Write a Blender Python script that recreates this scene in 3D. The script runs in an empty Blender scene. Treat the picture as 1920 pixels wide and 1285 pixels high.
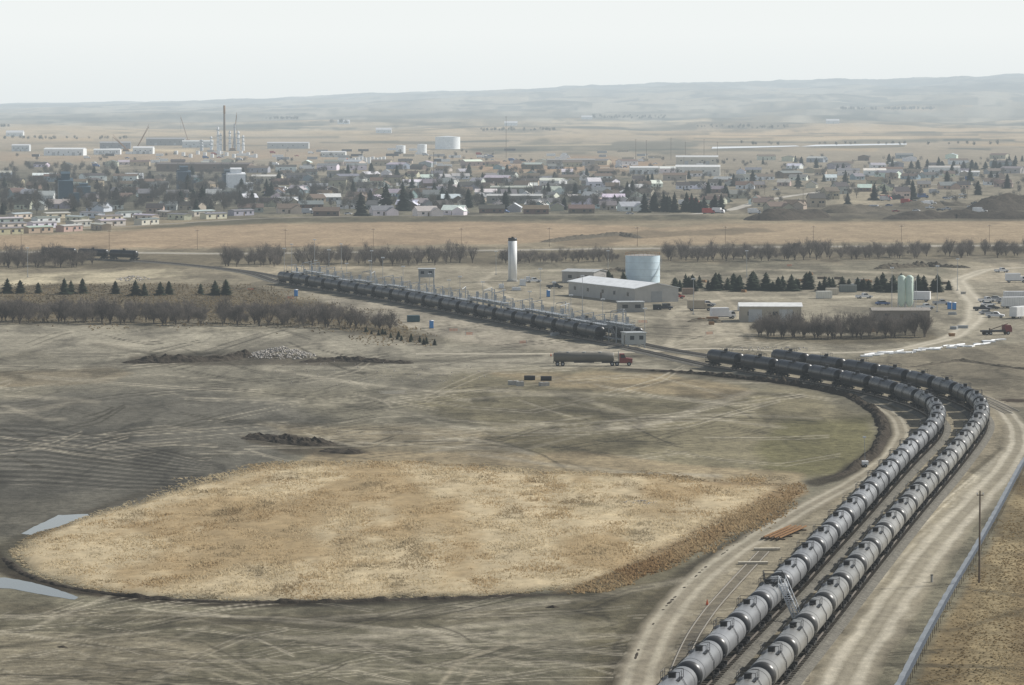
import bpy, math, random
import numpy as np
from mathutils import Vector
random.seed(7); rng=np.random.default_rng(7)
D=bpy.data; COL=bpy.context.scene.collection
F=6500.;CX=960.;CY=642.5;YH=195.;H=65.
P=math.atan((CY-YH)/F);cp=math.cos(P);sp=math.sin(P)
def G(u,v,z=0.):
    dv=v-CY;dy=F*cp-dv*sp;dz=-F*sp-dv*cp;t=(H-z)/(-dz)
    return Vector(((u-CX)*t,dy*t,z))
def UV(x,y,z=0.):
    rz=z-H;d=np.maximum(y*cp-rz*sp,1.);uc=y*sp+rz*cp
    return CX+F*x/d,CY-F*uc/d
def PM(v): return (v-YH)/H
def C(r,g,b):
    f=lambda c:(c/255/12.92 if c/255<=.04045 else ((c/255+.055)/1.055)**2.4)
    return (f(r),f(g),f(b))
# ---------------------------------------------------------------- noise
TB=rng.random((256,256))
def vn(x,y):
    xi=np.floor(x).astype(int);yi=np.floor(y).astype(int);fx=x-xi;fy=y-yi
    fx=fx*fx*(3-2*fx);fy=fy*fy*(3-2*fy);a=xi&255;b=yi&255;a1=(a+1)&255;b1=(b+1)&255
    return (TB[a,b]*(1-fx)+TB[a1,b]*fx)*(1-fy)+(TB[a,b1]*(1-fx)+TB[a1,b1]*fx)*fy
def fbm(x,y,o=4):
    s=0;a=.5;t=0
    for k in range(o):
        s=s+a*vn(x*2**k+17*k,y*2**k+31*k);t+=a;a*=.5
    return s/t
def ss(a,b,x):
    t=np.clip((x-a)/(b-a),0,1);return t*t*(3-2*t)
# ---------------------------------------------------------------- materials
hz=D.node_groups.new('PaintedHaze','ShaderNodeTree')  # painted haze: pale emission mixed over each material by distance from origin
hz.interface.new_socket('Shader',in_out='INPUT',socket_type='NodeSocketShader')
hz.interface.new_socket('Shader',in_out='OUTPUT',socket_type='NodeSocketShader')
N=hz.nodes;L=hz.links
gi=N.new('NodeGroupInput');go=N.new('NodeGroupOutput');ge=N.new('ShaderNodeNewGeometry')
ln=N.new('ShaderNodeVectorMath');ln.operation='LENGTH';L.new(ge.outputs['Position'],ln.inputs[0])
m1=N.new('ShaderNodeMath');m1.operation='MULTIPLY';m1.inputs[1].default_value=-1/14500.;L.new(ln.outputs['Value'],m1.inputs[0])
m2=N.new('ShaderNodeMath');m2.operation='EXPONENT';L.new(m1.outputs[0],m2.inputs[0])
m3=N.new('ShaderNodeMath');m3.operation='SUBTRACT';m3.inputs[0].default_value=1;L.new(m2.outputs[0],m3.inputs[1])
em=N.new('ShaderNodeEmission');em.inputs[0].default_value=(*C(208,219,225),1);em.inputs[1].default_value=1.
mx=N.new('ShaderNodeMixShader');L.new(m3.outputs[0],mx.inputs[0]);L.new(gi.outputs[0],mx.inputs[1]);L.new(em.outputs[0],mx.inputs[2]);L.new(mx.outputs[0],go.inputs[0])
def mat(name,col=(.5,.5,.5),rough=.8,metal=0.,ns=0,na=0.,oc=False,attr=None,bump=0,coat=0.,layers=None,spec=.5,trans=0.):
    m=D.materials.new(name);m.use_nodes=True;nt=m.node_tree;N=nt.nodes;L=nt.links;N.clear()
    out=N.new('ShaderNodeOutputMaterial');b=N.new('ShaderNodeBsdfPrincipled')
    b.inputs['Roughness'].default_value=rough;b.inputs['Metallic'].default_value=metal
    b.inputs['Coat Weight'].default_value=coat;b.inputs['Specular IOR Level'].default_value=spec
    if oc: s=N.new('ShaderNodeObjectInfo').outputs['Color']
    elif attr: a=N.new('ShaderNodeAttribute');a.attribute_name=attr;s=a.outputs['Color']
    else: r=N.new('ShaderNodeRGB');r.outputs[0].default_value=(*col,1);s=r.outputs[0]
    g=N.new('ShaderNodeNewGeometry')
    lay=layers or ([(ns,na,(1,1,1))] if ns else [])
    last=None
    for (sc,am,st) in lay:
        mp=N.new('ShaderNodeMapping');mp.inputs['Scale'].default_value=st;L.new(g.outputs['Position'],mp.inputs['Vector'])
        n=N.new('ShaderNodeTexNoise');n.inputs['Scale'].default_value=sc;n.inputs['Detail'].default_value=6;n.inputs['Roughness'].default_value=.65
        L.new(mp.outputs[0],n.inputs['Vector'])
        r=N.new('ShaderNodeMapRange');r.inputs['From Min'].default_value=.3;r.inputs['From Max'].default_value=.7
        r.inputs['To Min'].default_value=1-am;r.inputs['To Max'].default_value=1+am;L.new(n.outputs['Fac'],r.inputs['Value'])
        v=N.new('ShaderNodeVectorMath');v.operation='SCALE';L.new(s,v.inputs[0]);L.new(r.outputs[0],v.inputs['Scale']);s=v.outputs[0];last=n
    L.new(s,b.inputs['Base Color'])
    if bump and last:
        bp=N.new('ShaderNodeBump');bp.inputs['Strength'].default_value=bump;bp.inputs['Distance'].default_value=.4
        L.new(last.outputs['Fac'],bp.inputs['Height']);L.new(bp.outputs[0],b.inputs['Normal'])
    sh=b.outputs[0]
    if trans:
        tr=N.new('ShaderNodeBsdfTranslucent');L.new(s,tr.inputs[0]);ms=N.new('ShaderNodeMixShader');ms.inputs[0].default_value=trans
        L.new(sh,ms.inputs[1]);L.new(tr.outputs[0],ms.inputs[2]);sh=ms.outputs[0]
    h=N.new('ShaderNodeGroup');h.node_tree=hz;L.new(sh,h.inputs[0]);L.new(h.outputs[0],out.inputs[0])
    m.cycles.emission_sampling='NONE'
    return m
M=dict(
 ground=mat('soil',attr='Col',rough=.95,spec=.1,layers=[(.03,.16,(1,.6,1)),(.12,.22,(1,.8,1)),(.55,.36,(1,.8,1))],bump=.9),
 road=mat('packed_dirt',attr='Col',rough=.95,spec=.1,layers=[(.06,.12,(1,.4,1)),(.6,.22,(1,.6,1))],bump=.5),
 reed=mat('dry_reed',attr='Col',rough=.9,spec=.1,layers=[(.5,.22,(1,.6,1))]),
 grass=mat('dry_grass_blades',attr='Col',rough=.9,spec=.1,trans=.45),
 water=mat('still_water',(.06,.08,.09),rough=.08,ns=.2,na=.1),
 milky=mat('lagoon_surface',(.8,.82,.82),rough=.5,ns=.01,na=.06),
 dark=mat('dark_soil',(.06,.05,.038),rough=1,ns=.6,na=.45,bump=.8,spec=.1),
 brown=mat('turned_soil',(.11,.095,.07),rough=1,ns=.6,na=.3,bump=.8,spec=.1),
 rock=mat('field_stone',(.4,.37,.33),rough=.95,ns=.8,na=.5),
 ballast=mat('ballast_stone',(.17,.16,.135),rough=1,ns=1.2,na=.35,bump=.6,spec=.1),
 tie=mat('timber_sleeper',(.10,.085,.065),rough=.9,ns=2,na=.3),
 ptie=mat('dusty_sleeper',(.21,.185,.15),rough=.9,ns=2,na=.2),
 rail=mat('rail_steel',(.26,.23,.2),rough=.5,metal=.4),
 prail=mat('dusty_rail',(.34,.31,.26),rough=.7),
 paint=mat('tank_paint',oc=True,rough=.36,ns=.5,na=.16),
 black=mat('black_steel',(.02,.02,.021),rough=.5,ns=1,na=.3),
 steel=mat('galvanised_steel',(.36,.38,.39),rough=.5,metal=.2,ns=1,na=.15),
 wheel=mat('wheel_steel',(.05,.045,.04),rough=.6),
 tyre=mat('rubber',(.02,.02,.02),rough=.8),
 wood=mat('weathered_timber',(.16,.12,.085),rough=.9,ns=3,na=.3),
 plank=mat('pale_timber',(.55,.5,.4),rough=.9,ns=3,na=.2),
 rust=mat('rusty_steel',(.28,.15,.06),rough=.8,ns=2,na=.3),
 white=mat('white_paint',(.82,.83,.82),rough=.5,ns=.3,na=.05),
 col=mat('painted_surface',oc=True,rough=.6,ns=.35,na=.12),
 roof=mat('roof_covering',oc=True,rough=.7,ns=.6,na=.16),
 glass=mat('window_glass',(.03,.04,.05),rough=.1),
 bark=mat('grey_bark',(.12,.10,.085),rough=1,ns=2,na=.3),
 twig=mat('bare_twigs',oc=True,rough=1,ns=.5,na=.3,spec=.1,trans=.25),
 needle=mat('conifer_needles',oc=True,rough=.9,ns=.9,na=.5,spec=.15,trans=.1),
 fabric=mat('grey_fence_fabric',(.3,.325,.345),rough=.8,ns=.5,na=.12),
 orange=mat('orange_mesh',(.7,.2,.08),rough=.7,trans=.4),
 concrete=mat('concrete',(.38,.37,.34),rough=.9,ns=1,na=.2),
 lamp=mat('lamp_housing',(.7,.72,.73),rough=.4),
)
# ---------------------------------------------------------------- mesh builder
class MB:
    def __init__(s): s.v=[];s.f=[]
    def add(s,vs,fs):
        o=len(s.v);s.v+=[tuple(p) for p in vs];s.f+=[tuple(i+o for i in f) for f in fs];return s
    def box(s,c,z,rz=0):
        hx,hy,hz_=z[0]/2,z[1]/2,z[2]/2;a=math.cos(rz);b=math.sin(rz);vs=[]
        for dz in (-hz_,hz_):
            for dx,dy in ((-hx,-hy),(hx,-hy),(hx,hy),(-hx,hy)):
                vs.append((c[0]+dx*a-dy*b,c[1]+dx*b+dy*a,c[2]+dz))
        return s.add(vs,[(3,2,1,0),(4,5,6,7),(0,1,5,4),(1,2,6,5),(2,3,7,6),(3,0,4,7)])
    def cyl(s,p0,p1,r0,r1=None,n=8,cap=True):
        r1=r0 if r1 is None else r1
        p0=Vector(p0);p1=Vector(p1);d=(p1-p0).normalized();a=d.orthogonal().normalized();b=d.cross(a);vs=[]
        for p,r in ((p0,r0),(p1,r1)):
            for k in range(n):
                t=2*math.pi*k/n+math.pi/n;vs.append(p+a*(r*math.cos(t))+b*(r*math.sin(t)))
        fs=[(k,(k+1)%n,n+(k+1)%n,n+k) for k in range(n)]
        if cap: fs+=[tuple(range(n-1,-1,-1)),tuple(range(n,2*n))]
        return s.add(vs,fs)
    def bar(s,p0,p1,w): return s.cyl(p0,p1,w*.7,n=4)
    def lathe(s,prof,axis='Y',c=(0,0,0),n=24):
        vs=[]
        for (t,r) in prof:
            for k in range(n):
                a=2*math.pi*k/n
                vs.append((c[0]+r*math.cos(a),c[1]+t,c[2]+r*math.sin(a)) if axis=='Y' else (c[0]+r*math.cos(a),c[1]+r*math.sin(a),c[2]+t))
        fs=[]
        for i in range(len(prof)-1):
            for k in range(n):
                q=(i*n+k,i*n+(k+1)%n,(i+1)*n+(k+1)%n,(i+1)*n+k)
                fs.append(q if axis=='Z' else q[::-1])
        return s.add(vs,fs)
    def build(s,name,m,parent=None,smooth=False,loc=None,color=None):
        me=D.meshes.new(name);me.from_pydata(s.v,[],s.f);me.materials.append(m)
        if smooth: me.polygons.foreach_set('use_smooth',[True]*len(me.polygons))
        o=D.objects.new(name,me);COL.objects.link(o)
        if parent: o.parent=parent
        if loc is not None: o.location=loc
        if color: o.color=(*color,1)
        return o
def npmesh(name,V,Fq,m,cols=None,smooth=False):
    me=D.meshes.new(name);V=np.asarray(V,dtype=np.float32);Fq=np.asarray(Fq,dtype=np.int32);k=Fq.shape[1]
    me.vertices.add(len(V));me.vertices.foreach_set('co',V.ravel())
    me.loops.add(Fq.size);me.loops.foreach_set('vertex_index',Fq.ravel())
    me.polygons.add(len(Fq));me.polygons.foreach_set('loop_start',np.arange(0,Fq.size,k,dtype=np.int32))
    me.update(calc_edges=True)
    if cols is not None:
        at=me.color_attributes.new('Col','FLOAT_COLOR','POINT')
        c=np.ones((len(V),4),dtype=np.float32);c[:,:3]=cols;at.data.foreach_set('color',c.ravel())
    me.polygons.foreach_set('use_smooth',np.full(len(Fq),smooth))
    me.materials.append(m);o=D.objects.new(name,me);COL.objects.link(o);return o
def tag(o,label=None,cat=None,group=None,kind=None):
    if label:o['label']=label
    if cat:o['category']=cat
    if group:o['group']=group
    if kind:o['kind']=kind
    return o
def T(name,label,cat,loc=(0,0,0),rz=0,group=None):
    o=D.objects.new(name,None);COL.objects.link(o);o.location=loc;o.rotation_euler=(0,0,rz);o.empty_display_size=.5
    return tag(o,label,cat,group)
KIDS={}
def kids(o):
    k=KIDS.get(o.name)
    if k is None: k=list(o.children);KIDS[o.name]=k
    return k
def dup(o,loc,rz=0,label=None,group=None,scale=None,colors=None):
    def cpy(s,par):
        c=s.copy();COL.objects.link(c)
        if par is not None: c.parent=par
        if colors:
            b=s.name.split('.')[0]
            if b in colors: c.color=(*colors[b],1)
        for ch in kids(s): cpy(ch,c)
        return c
    r=cpy(o,None);r.location=loc;r.rotation_euler=(0,0,rz)
    if label:r['label']=label
    if group:r['group']=group
    if scale:r.scale=(scale,)*3 if not isinstance(scale,tuple) else scale
    return r
def kill(o):
    for c in list(o.children):
        kill(c)
    D.objects.remove(o)
O1=['','first','second','third','fourth','fifth','sixth','seventh','eighth','ninth','tenth','eleventh','twelfth','thirteenth','fourteenth','fifteenth','sixteenth','seventeenth','eighteenth','nineteenth']
def ordn(n):
    if n<20:return O1[n]
    t={2:('twenty','twentieth'),3:('thirty','thirtieth'),4:('forty','fortieth')}[n//10]
    return t[1] if n%10==0 else t[0]+'-'+O1[n%10]
RANK={}
def rank(o,base,zone,u): RANK.setdefault((base,zone),[]).append((u,o))
# ---------------------------------------------------------------- ground painting (positions on the flat land)
KV=3.
def segd(u,v,a,b):
    ax,ay=a[0],a[1]*KV;bx,by=b[0],b[1]*KV;dx,dy=bx-ax,by-ay
    t=np.clip(((u-ax)*dx+(v*KV-ay)*dy)/(dx*dx+dy*dy+1e-9),0,1)
    return np.hypot(u-ax-t*dx,v*KV-ay-t*dy),t
def sdpoly(u,v,poly):
    d=np.full(u.shape,1e9);ins=np.zeros(u.shape,bool);n=len(poly)
    for i in range(n):
        a=poly[i];b=poly[(i+1)%n];q,_=segd(u,v,a,b);d=np.minimum(d,q)
        if a[1]!=b[1]:
            c=((a[1]>v)!=(b[1]>v))&(u<(b[0]-a[0])*(v-a[1])/(b[1]-a[1])+a[0]);ins^=c
    return np.where(ins,-d,d)
REEDP=[(12,1035),(60,1003),(180,965),(290,925),(420,890),(480,876),(620,868),(800,865),(1000,885),(1200,890),(1400,905),(1490,908),(1440,935),(1350,980),(1230,1040),(1080,1105),(900,1118),(500,1128),(330,1122),(190,1112),(90,1085),(30,1055)]
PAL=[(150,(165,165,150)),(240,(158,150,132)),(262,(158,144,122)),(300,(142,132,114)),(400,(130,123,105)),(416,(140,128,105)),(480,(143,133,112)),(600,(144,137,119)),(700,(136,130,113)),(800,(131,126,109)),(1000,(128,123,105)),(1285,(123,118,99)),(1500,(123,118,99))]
PAINT=[
 ('p',[(-600,238),(700,233),(2500,238),(2500,260),(-600,262)],(184,164,132),30,60,.8),
 ('p',[(-600,226),(900,224),(2500,228),(2500,234),(-600,233)],(92,97,88),30,60,.7),
 ('p',[(-600,214),(900,212),(2500,215),(2500,221),(-600,222)],(178,164,136),30,60,.7),
 ('p',[(-600,205),(900,204),(2500,206),(2500,211),(-600,212)],(96,102,96),30,60,.7),
 ('p',[(850,268),(1300,262),(1330,284),(900,290)],(94,94,82),20,60,.75),
 ('p',[(1250,248),(2400,246),(2400,262),(1300,262)],(190,166,132),20,20,.8),
 ('p',[(0,288),(470,286),(900,292),(900,300),(0,302)],(168,147,122),20,60,.7),
 ('p',[(880,300),(1140,296),(1250,308),(1150,325),(900,325)],(166,138,110),20,50,.8),
 ('p',[(-600,325),(480,318),(500,400),(-600,440)],(92,90,78),40,60,.85),
 ('p',[(480,330),(1230,330),(1240,402),(470,404)],(100,98,84),40,60,.8),
 ('p',[(1230,330),(2500,325),(2500,390),(1230,400)],(132,124,106),40,60,.6),
 ('p',[(1580,355),(1760,350),(1700,380),(1560,398)],(160,149,126),12,20,.8),
 ('p',[(-600,440),(250,428),(500,408),(900,404),(1440,404),(2500,404),(2500,414),(1300,414),(900,416),(500,420),(250,430),(140,436),(-600,446)],(92,88,71),8,16,.95),
 ('p',[(-600,450),(100,440),(280,430),(500,420),(900,416),(1180,424),(1240,432),(1150,452),(900,458),(400,465),(-600,478)],(162,142,116),7,10,1),
 ('p',[(1080,450),(1250,426),(1400,418),(2500,412),(2500,456),(1600,455),(1060,462)],(162,144,118),7,10,1),
 ('p',[(1000,452),(1150,437),(1420,428),(1500,434),(1240,446),(1080,462)],(118,106,86),5,16,.8),
 ('p',[(-600,462),(400,470),(1920,458),(2500,456),(2500,494),(400,500),(-600,505)],(104,96,78),15,20,.8),
 ('s',[(-600,474),(160,473),(420,476),(1050,468),(1500,463),(2500,457)],(180,172,156),5,5,3,.9),
 ('p',[(-600,510),(120,512),(330,506),(345,516),(230,530),(40,536),(-600,550)],(190,179,152),10,15,.9),
 ('p',[(410,500),(700,497),(900,500),(880,520),(600,516),(470,512)],(180,168,144),10,20,.7),
 ('p',[(-600,535),(60,536),(300,530),(480,540),(560,560),(700,590),(830,640),(740,650),(600,612),(-600,606)],(100,91,73),10,22,.9),
 ('p',[(-600,606),(600,615),(900,650),(1300,690),(1000,700),(500,690),(0,660),(-600,650)],(154,148,132),30,40,.8),
 ('p',[(760,500),(2500,480),(2500,640),(1500,650),(1250,650),(900,560),(560,510)],(146,139,122),30,40,.7),
 ('p',[(950,500),(1400,488),(1900,500),(1880,520),(1300,515),(1000,520)],(118,113,96),20,40,.8),
 ('p',[(560,545),(700,565),(900,600),(1060,640),(1190,660),(1100,665),(850,640),(700,600)],(160,152,136),12,20,.8),
 ('p',[(1240,560),(1360,590),(1400,640),(1300,650),(1240,610)],(168,159,140),20,30,.6),
 ('p',[(1395,620),(1760,618),(1760,640),(1560,645),(1400,640)],(98,90,72),10,20,.8),
 ('p',[(1770,500),(1920,490),(1920,540),(1800,530)],(174,163,142),16,30,.6),
 ('p',[(-600,702),(90,698),(200,690),(250,700),(200,716),(30,726),(-600,732)],(158,142,112),10,18,.8),
 ('p',[(-600,735),(60,742),(350,728),(560,745),(640,790),(520,862),(330,925),(170,972),(30,1008),(-600,1060)],(104,101,92),40,50,.85),
 ('p',[(-600,830),(60,800),(240,810),(400,860),(300,910),(60,930),(-600,960)],(90,88,81),40,50,.7),
 ('p',[(-600,640),(500,690),(900,710),(800,730),(300,735),(-600,700)],(128,124,111),40,60,.5),
 ('p',[(480,790),(760,800),(1000,810),(1180,840),(1050,858),(700,850),(560,840)],(154,141,115),30,50,.6),
 ('p',[(860,700),(1100,690),(1300,712),(1500,730),(1640,780),(1640,830),(1560,895),(1300,890),(1000,870),(900,800),(760,760)],(130,122,96),40,60,.75),
 ('p',[(930,700),(1240,700),(1440,735),(1380,750),(1050,725)],(160,145,116),14,30,.8),
 ('p',[(1480,790),(1640,780),(1650,830),(1570,892),(1440,890),(1420,840)],(110,106,74),25,40,.8),
 ('p',[(800,745),(1100,735),(1450,760),(1300,790),(900,780)],(112,106,86),20,50,.8),
 ('p',[(1080,895),(1500,905),(1510,925),(1400,985),(1260,1060),(1130,1100),(1040,1112),(1200,1040)],(146,124,92),14,20,.95),
 ('p',[(600,846),(1100,852),(1500,890),(1500,910),(1000,892),(560,884)],(170,154,124),12,30,.85),
 ('p',[(-600,1140),(200,1160),(700,1150),(900,1180),(600,1230),(300,1300),(-600,1300)],(110,105,87),40,60,.6),
 ('p',[(-600,1200),(250,1180),(420,1210),(350,1260),(120,1300),(-600,1300)],(150,141,120),40,60,.6),
 ('p',[(560,1180),(900,1190),(1080,1220),(1000,1300),(620,1300)],(106,102,85),40,60,.6),
 ('p',[(1060,1112),(1200,1070),(1330,1020),(1230,1140),(1160,1300),(1100,1300),(1120,1180)],(106,99,77),20,40,.7),
 ('p',[(1180,650),(1440,662),(1700,690),(1850,735),(1900,790),(1915,850),(1820,1000),(1620,1300),(1180,1300),(1240,1170),(1330,1070),(1480,970),(1620,900),(1690,840),(1690,790),(1600,740),(1300,690)],(150,141,121),16,20,.95),
 ('p',[(1700,660),(1920,640),(2400,640),(2400,760),(1920,760),(1800,715),(1640,680)],(122,114,97),16,30,.8),
 ('p',[(1500,700),(1680,745),(1700,790),(1690,830),(1640,880),(1560,950),(1500,980),(1600,890),(1660,830),(1665,790),(1600,745)],(122,114,95),10,14,.7),
 ('s',[(1160,692),(1300,700),(1500,722),(1600,742),(1650,775),(1662,810),(1640,850),(1580,892),(1530,905)],(60,54,43),10,20,8,.95),
 ('s',[(1470,960),(1300,1060),(1215,1140),(1170,1220),(1150,1300)],(68,62,49),10,26,10,.9),
 ('p',[(1925,880),(2500,880),(2500,1400),(1680,1400),(1745,1210),(1850,1030)],(136,120,90),14,24,.95),
 ('s',[(1920,940),(1870,1080),(1850,1300)],(160,146,114),22,40,20,.6),
 ('s',[(1905,760),(1800,735)],(160,150,132),10,10,8,.8),
 ('s',[(-40,1040),(10,1028),(80,985),(180,955),(300,915)],(78,72,60),14,8,10,.7),
 ('s',[(-20,1040),(30,1078),(120,1105),(250,1124),(450,1136),(800,1128),(1060,1114)],(54,47,37),24,9,10,.95),
 ('s',[(-60,1130),(120,1150),(500,1165),(1000,1150),(1180,1110)],(96,88,71),30,40,40,.6),
 ('p',[(1380,388),(1500,384),(2400,378),(2400,412),(1420,412)],(92,85,72),10,20,.8),
 ('p',[(240,668),(440,662),(600,668),(780,676),(700,686),(250,684)],(80,73,61),6,14,.8),
 ('p',[(440,815),(600,820),(700,850),(560,850),(460,830)],(76,69,57),8,16,.8),
 ('s',[(1250,655),(1270,620),(1255,590),(1300,570),(1370,560),(1600,556),(1800,560)],(188,179,158),7,7,5,.85),
 ('s',[(1370,640),(1330,600),(1200,595),(1080,575),(960,560),(900,530),(930,510),(1150,505)],(180,171,151),5,7,5,.75),
 ('s',[(1240,650),(1100,610),(900,575),(760,545)],(180,171,152),4,6,5,.6),
 ('s',[(1420,645),(1390,610),(1385,580),(1340,545),(1300,520),(1420,505),(1700,512),(1810,530)],(178,168,147),5,6,5,.7),
]
r_=random.Random(3)
for k in range(120):   # coulees and field bands on the far plain
    v0=r_.uniform(200,286);u0=r_.uniform(-100,1900);w=r_.uniform(60,460);hh=r_.uniform(.3,1.9)*(v0-188)/50
    PAINT.append(('s',[(u0,v0),(u0+w*.5,v0+r_.uniform(-2,2)),(u0+w,v0+r_.uniform(-2,2))],r_.choice([(68,74,67),(76,79,68),(88,89,76),(202,184,152),(178,156,122),(108,104,90)]),hh*1.5,hh*3,hh*2,r_.uniform(.5,.95)))
for k in range(420):   # tyre streaks and scraped bands on bare soil
    v0=r_.choice([r_.uniform(610,700),r_.uniform(700,870),r_.uniform(1140,1290),r_.uniform(700,900),r_.uniform(1150,1290)]);u0=r_.uniform(-200,1350)
    if 860<v0<1130: continue
    ln_=r_.uniform(60,560)*(v0/800);sl=r_.uniform(-.12,.09) if k%3 else r_.uniform(-.4,.4)
    if k%3==0: ln_*=.35
    lt=r_.random()<.5;bd=r_.uniform(-.08,.08)*ln_
    c=(180,172,153) if lt else (68,64,53)
    wd=r_.choice([1.6,1.6,1.6,r_.uniform(3,10)]);op=r_.uniform(.45,.9) if wd==1.6 else r_.uniform(.3,.6)
    for q in ((0,11) if wd==1.6 else (0,)):
        PAINT.append(('s',[(u0+q,v0+q*.4),(u0+ln_*.33+q,v0+sl*ln_*.33+bd*.7+q*.4),(u0+ln_*.66+q,v0+sl*ln_*.66+bd+q*.4),(u0+ln_,v0+sl*ln_+q*.4)],c,wd,wd*r_.uniform(.8,1.6),2 if wd==1.6 else wd,op))
for k in range(12):   # ploughed furrows left
    PAINT.append(('s',[(-200,790+k*10),(80,800+k*9.5),(220,826+k*8),(330,850+k*6),(420,872+k*3)],(58,55,49) ,3,2,2.5,.75))
    PAINT.append(('s',[(-200,795+k*10),(80,805+k*9.5),(220,830+k*8),(330,853+k*6),(400,872+k*3)],(148,143,130),2,1,2.5,.6))
for k in range(9):
    PAINT.append(('s',[(-200,1180+k*14),(120,1170+k*16),(380,1205+k*17),(560,1290+k*10)],(164,156,135) if k%2 else (76,71,58),3,4,4,.6))
PAINT.append(('s',[(820,1290),(860,1240),(960,1205),(1080,1190)],(170,161,140),5,6,6,.7))
PAINT.append(('s',[(860,1290),(900,1245),(980,1216),(1100,1200)],(170,161,140),4,5,6,.6))
for dx in (0,34,80,118,150):
    PAINT.append(('s',[(1905-dx*.1,840),(1790-dx*.5,985),(1690-dx*.8,1110),(1600-dx,1240),(1560-dx,1320)],(208,200,180),3,7,5,.85))
    PAINT.append(('s',[(1890-dx*.1,840),(1776-dx*.5,985),(1674-dx*.8,1110),(1584-dx,1240),(1540-dx,1320)],(96,89,73),2,4,4,.7))
def paint(X,Y):
    shp=np.shape(X);X=np.ravel(X);Y=np.ravel(Y);u,v=UV(X,Y)
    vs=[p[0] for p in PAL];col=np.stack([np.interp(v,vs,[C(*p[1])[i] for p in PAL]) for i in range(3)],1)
    nz=fbm(X/14.,Y/70.,5)-.5;nf=fbm(u/60.,v/9.,4)-.5
    far=ss(330,290,v);nz=nz*(1-far)+nf*far
    smo=1-.7*ss(410,418,v)*(1-ss(456,464,v))
    big=fbm(X/60.+9,Y/160.+4,4)-.5
    col*=(1+.55*big*(1-far)+.5*nf*far)[:,None]
    for it in PAINT:
        pts=it[1];us=[p[0] for p in pts];vs_=[p[1] for p in pts]
        if it[0]=='p':
            _,_,c,fe,na,op=it;pad=fe+na
            k=np.nonzero((u>min(us)-pad)&(u<max(us)+pad)&(v>min(vs_)-pad/KV)&(v<max(vs_)+pad/KV))[0]
            if not len(k):continue
            d=sdpoly(u[k],v[k],pts)+2*na*nz[k];w=op*(1-ss(-fe,fe,d))
        else:
            _,_,c,w0,w1,fe,op=it;pad=max(w0,w1)+fe+6
            k=np.nonzero((u>min(us)-pad)&(u<max(us)+pad)&(v>min(vs_)-pad)&(v<max(vs_)+pad))[0]
            if not len(k):continue
            d=np.full(len(k),1e9);n=len(pts)-1
            for i in range(n):
                q,t=segd(u[k],v[k],pts[i],pts[i+1]);d=np.minimum(d,q-(w0+(w1-w0)*(i+t)/n))
            w=op*(1-ss(-fe,fe,d+fe*2*nz[k]))*np.clip(1+1.5*nz[k],0,1)
        col[k]=col[k]*(1-w[:,None])+np.array(C(*c))[None]*w[:,None]*(1+.6*nz[k]*smo[k])[:,None]
    near=(1-far)*smo;a=fbm(X/22.+3,Y/60.+8,4)-.5;ln=np.exp(-(a/.018)**2)
    b=fbm(X/40.+13,Y/140.+2,5)-.5;l2=np.exp(-(b/.012)**2)
    dm=ss(.54,.68,fbm(X/11.+31,Y/45.+12,5))
    col*=(1-.25*ln*near)[:,None];col*=(1+.12*l2*near)[:,None];col*=(1-.32*dm*near)[:,None]
    left=ss(1500,900,u)*ss(600,700,v)
    return np.clip(col*np.array([.93,.925,.91])*(1-.1*left)[:,None],.01,1).reshape(shp+(3,))
YT=[(-3000,205),(-500,200),(0,197),(400,192),(700,181),(900,174),(1100,168),(1300,162),(1600,157),(1920,148),(2400,146),(9000,150)]
def terr(X,Y):
    u=CX+F*X/np.maximum(Y,300.)
    a=ss(5700,9000,Y);yt=np.interp(u,[p[0] for p in YT],[p[1] for p in YT])
    ht=H+(YH-yt)/F*32000
    base=ss(9000,32000,Y)*ht
    n=(fbm(X/420.,Y/1300.,6)-.45)*2
    rid=1-np.abs(fbm(X/900.+7,Y/2200.+3,5)*2-1)*2.4
    amp=np.interp(Y,[5000,8000,14000,24000,33000],[0,13,34,54,28])*np.interp(u,[0,700,1300],[.55,.8,1.])
    return base+a*amp*(n*.6+rid*.6)
us=np.concatenate([[-60000,-20000,-7000,-2500,-1100],np.arange(-500,2421,2.6),[3000,4500,9000,22000,60000]])
vr=np.concatenate([np.arange(1420,600,-1.8),np.arange(600,222,-1.4)])
ys=np.concatenate([[-2000,-300,0,150,260],[G(960,v).y for v in vr],np.geomspace(15800,34000,130),[40000,50000,70000]])
YY,UU=np.meshgrid(ys,us,indexing='ij');XX=(UU-CX)/F*np.maximum(YY,340)
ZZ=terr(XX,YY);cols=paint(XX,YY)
far=ss(5500,9000,YY);rv=np.abs(fbm(XX/420.+5,YY/1500.,5)-.5);sc=np.clip(ss(.5,.6,fbm(XX/220.,YY/900.,5))*.6+np.exp(-(rv/.02)**2)*.5,0,.85)*far
cols=cols*(1-sc[...,None])+np.array(C(58,65,57))*sc[...,None]
nr,nc=YY.shape;idx=np.arange(nr*nc).reshape(nr,nc)
Q=np.stack([idx[:-1,:-1],idx[:-1,1:],idx[1:,1:],idx[1:,:-1]],-1).reshape(-1,4)
g=npmesh('ground',np.stack([XX,YY,ZZ],-1).reshape(-1,3),Q,M['ground'],cols.reshape(-1,3),True)
tag(g,'grey brown prairie soil running back to low hazy hills','ground',kind='structure')
YS_=np.geomspace(4500,33000,900)
def GT(u,v):      # point on the rolling far land
    X=(u-CX)/F*YS_;z=terr(X,YS_);_,vv=UV(X,YS_,z);k=int(np.argmax(vv<=v)) if (vv<=v).any() else len(YS_)-1
    return Vector((X[k],YS_[k],z[k]-.3))
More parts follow.
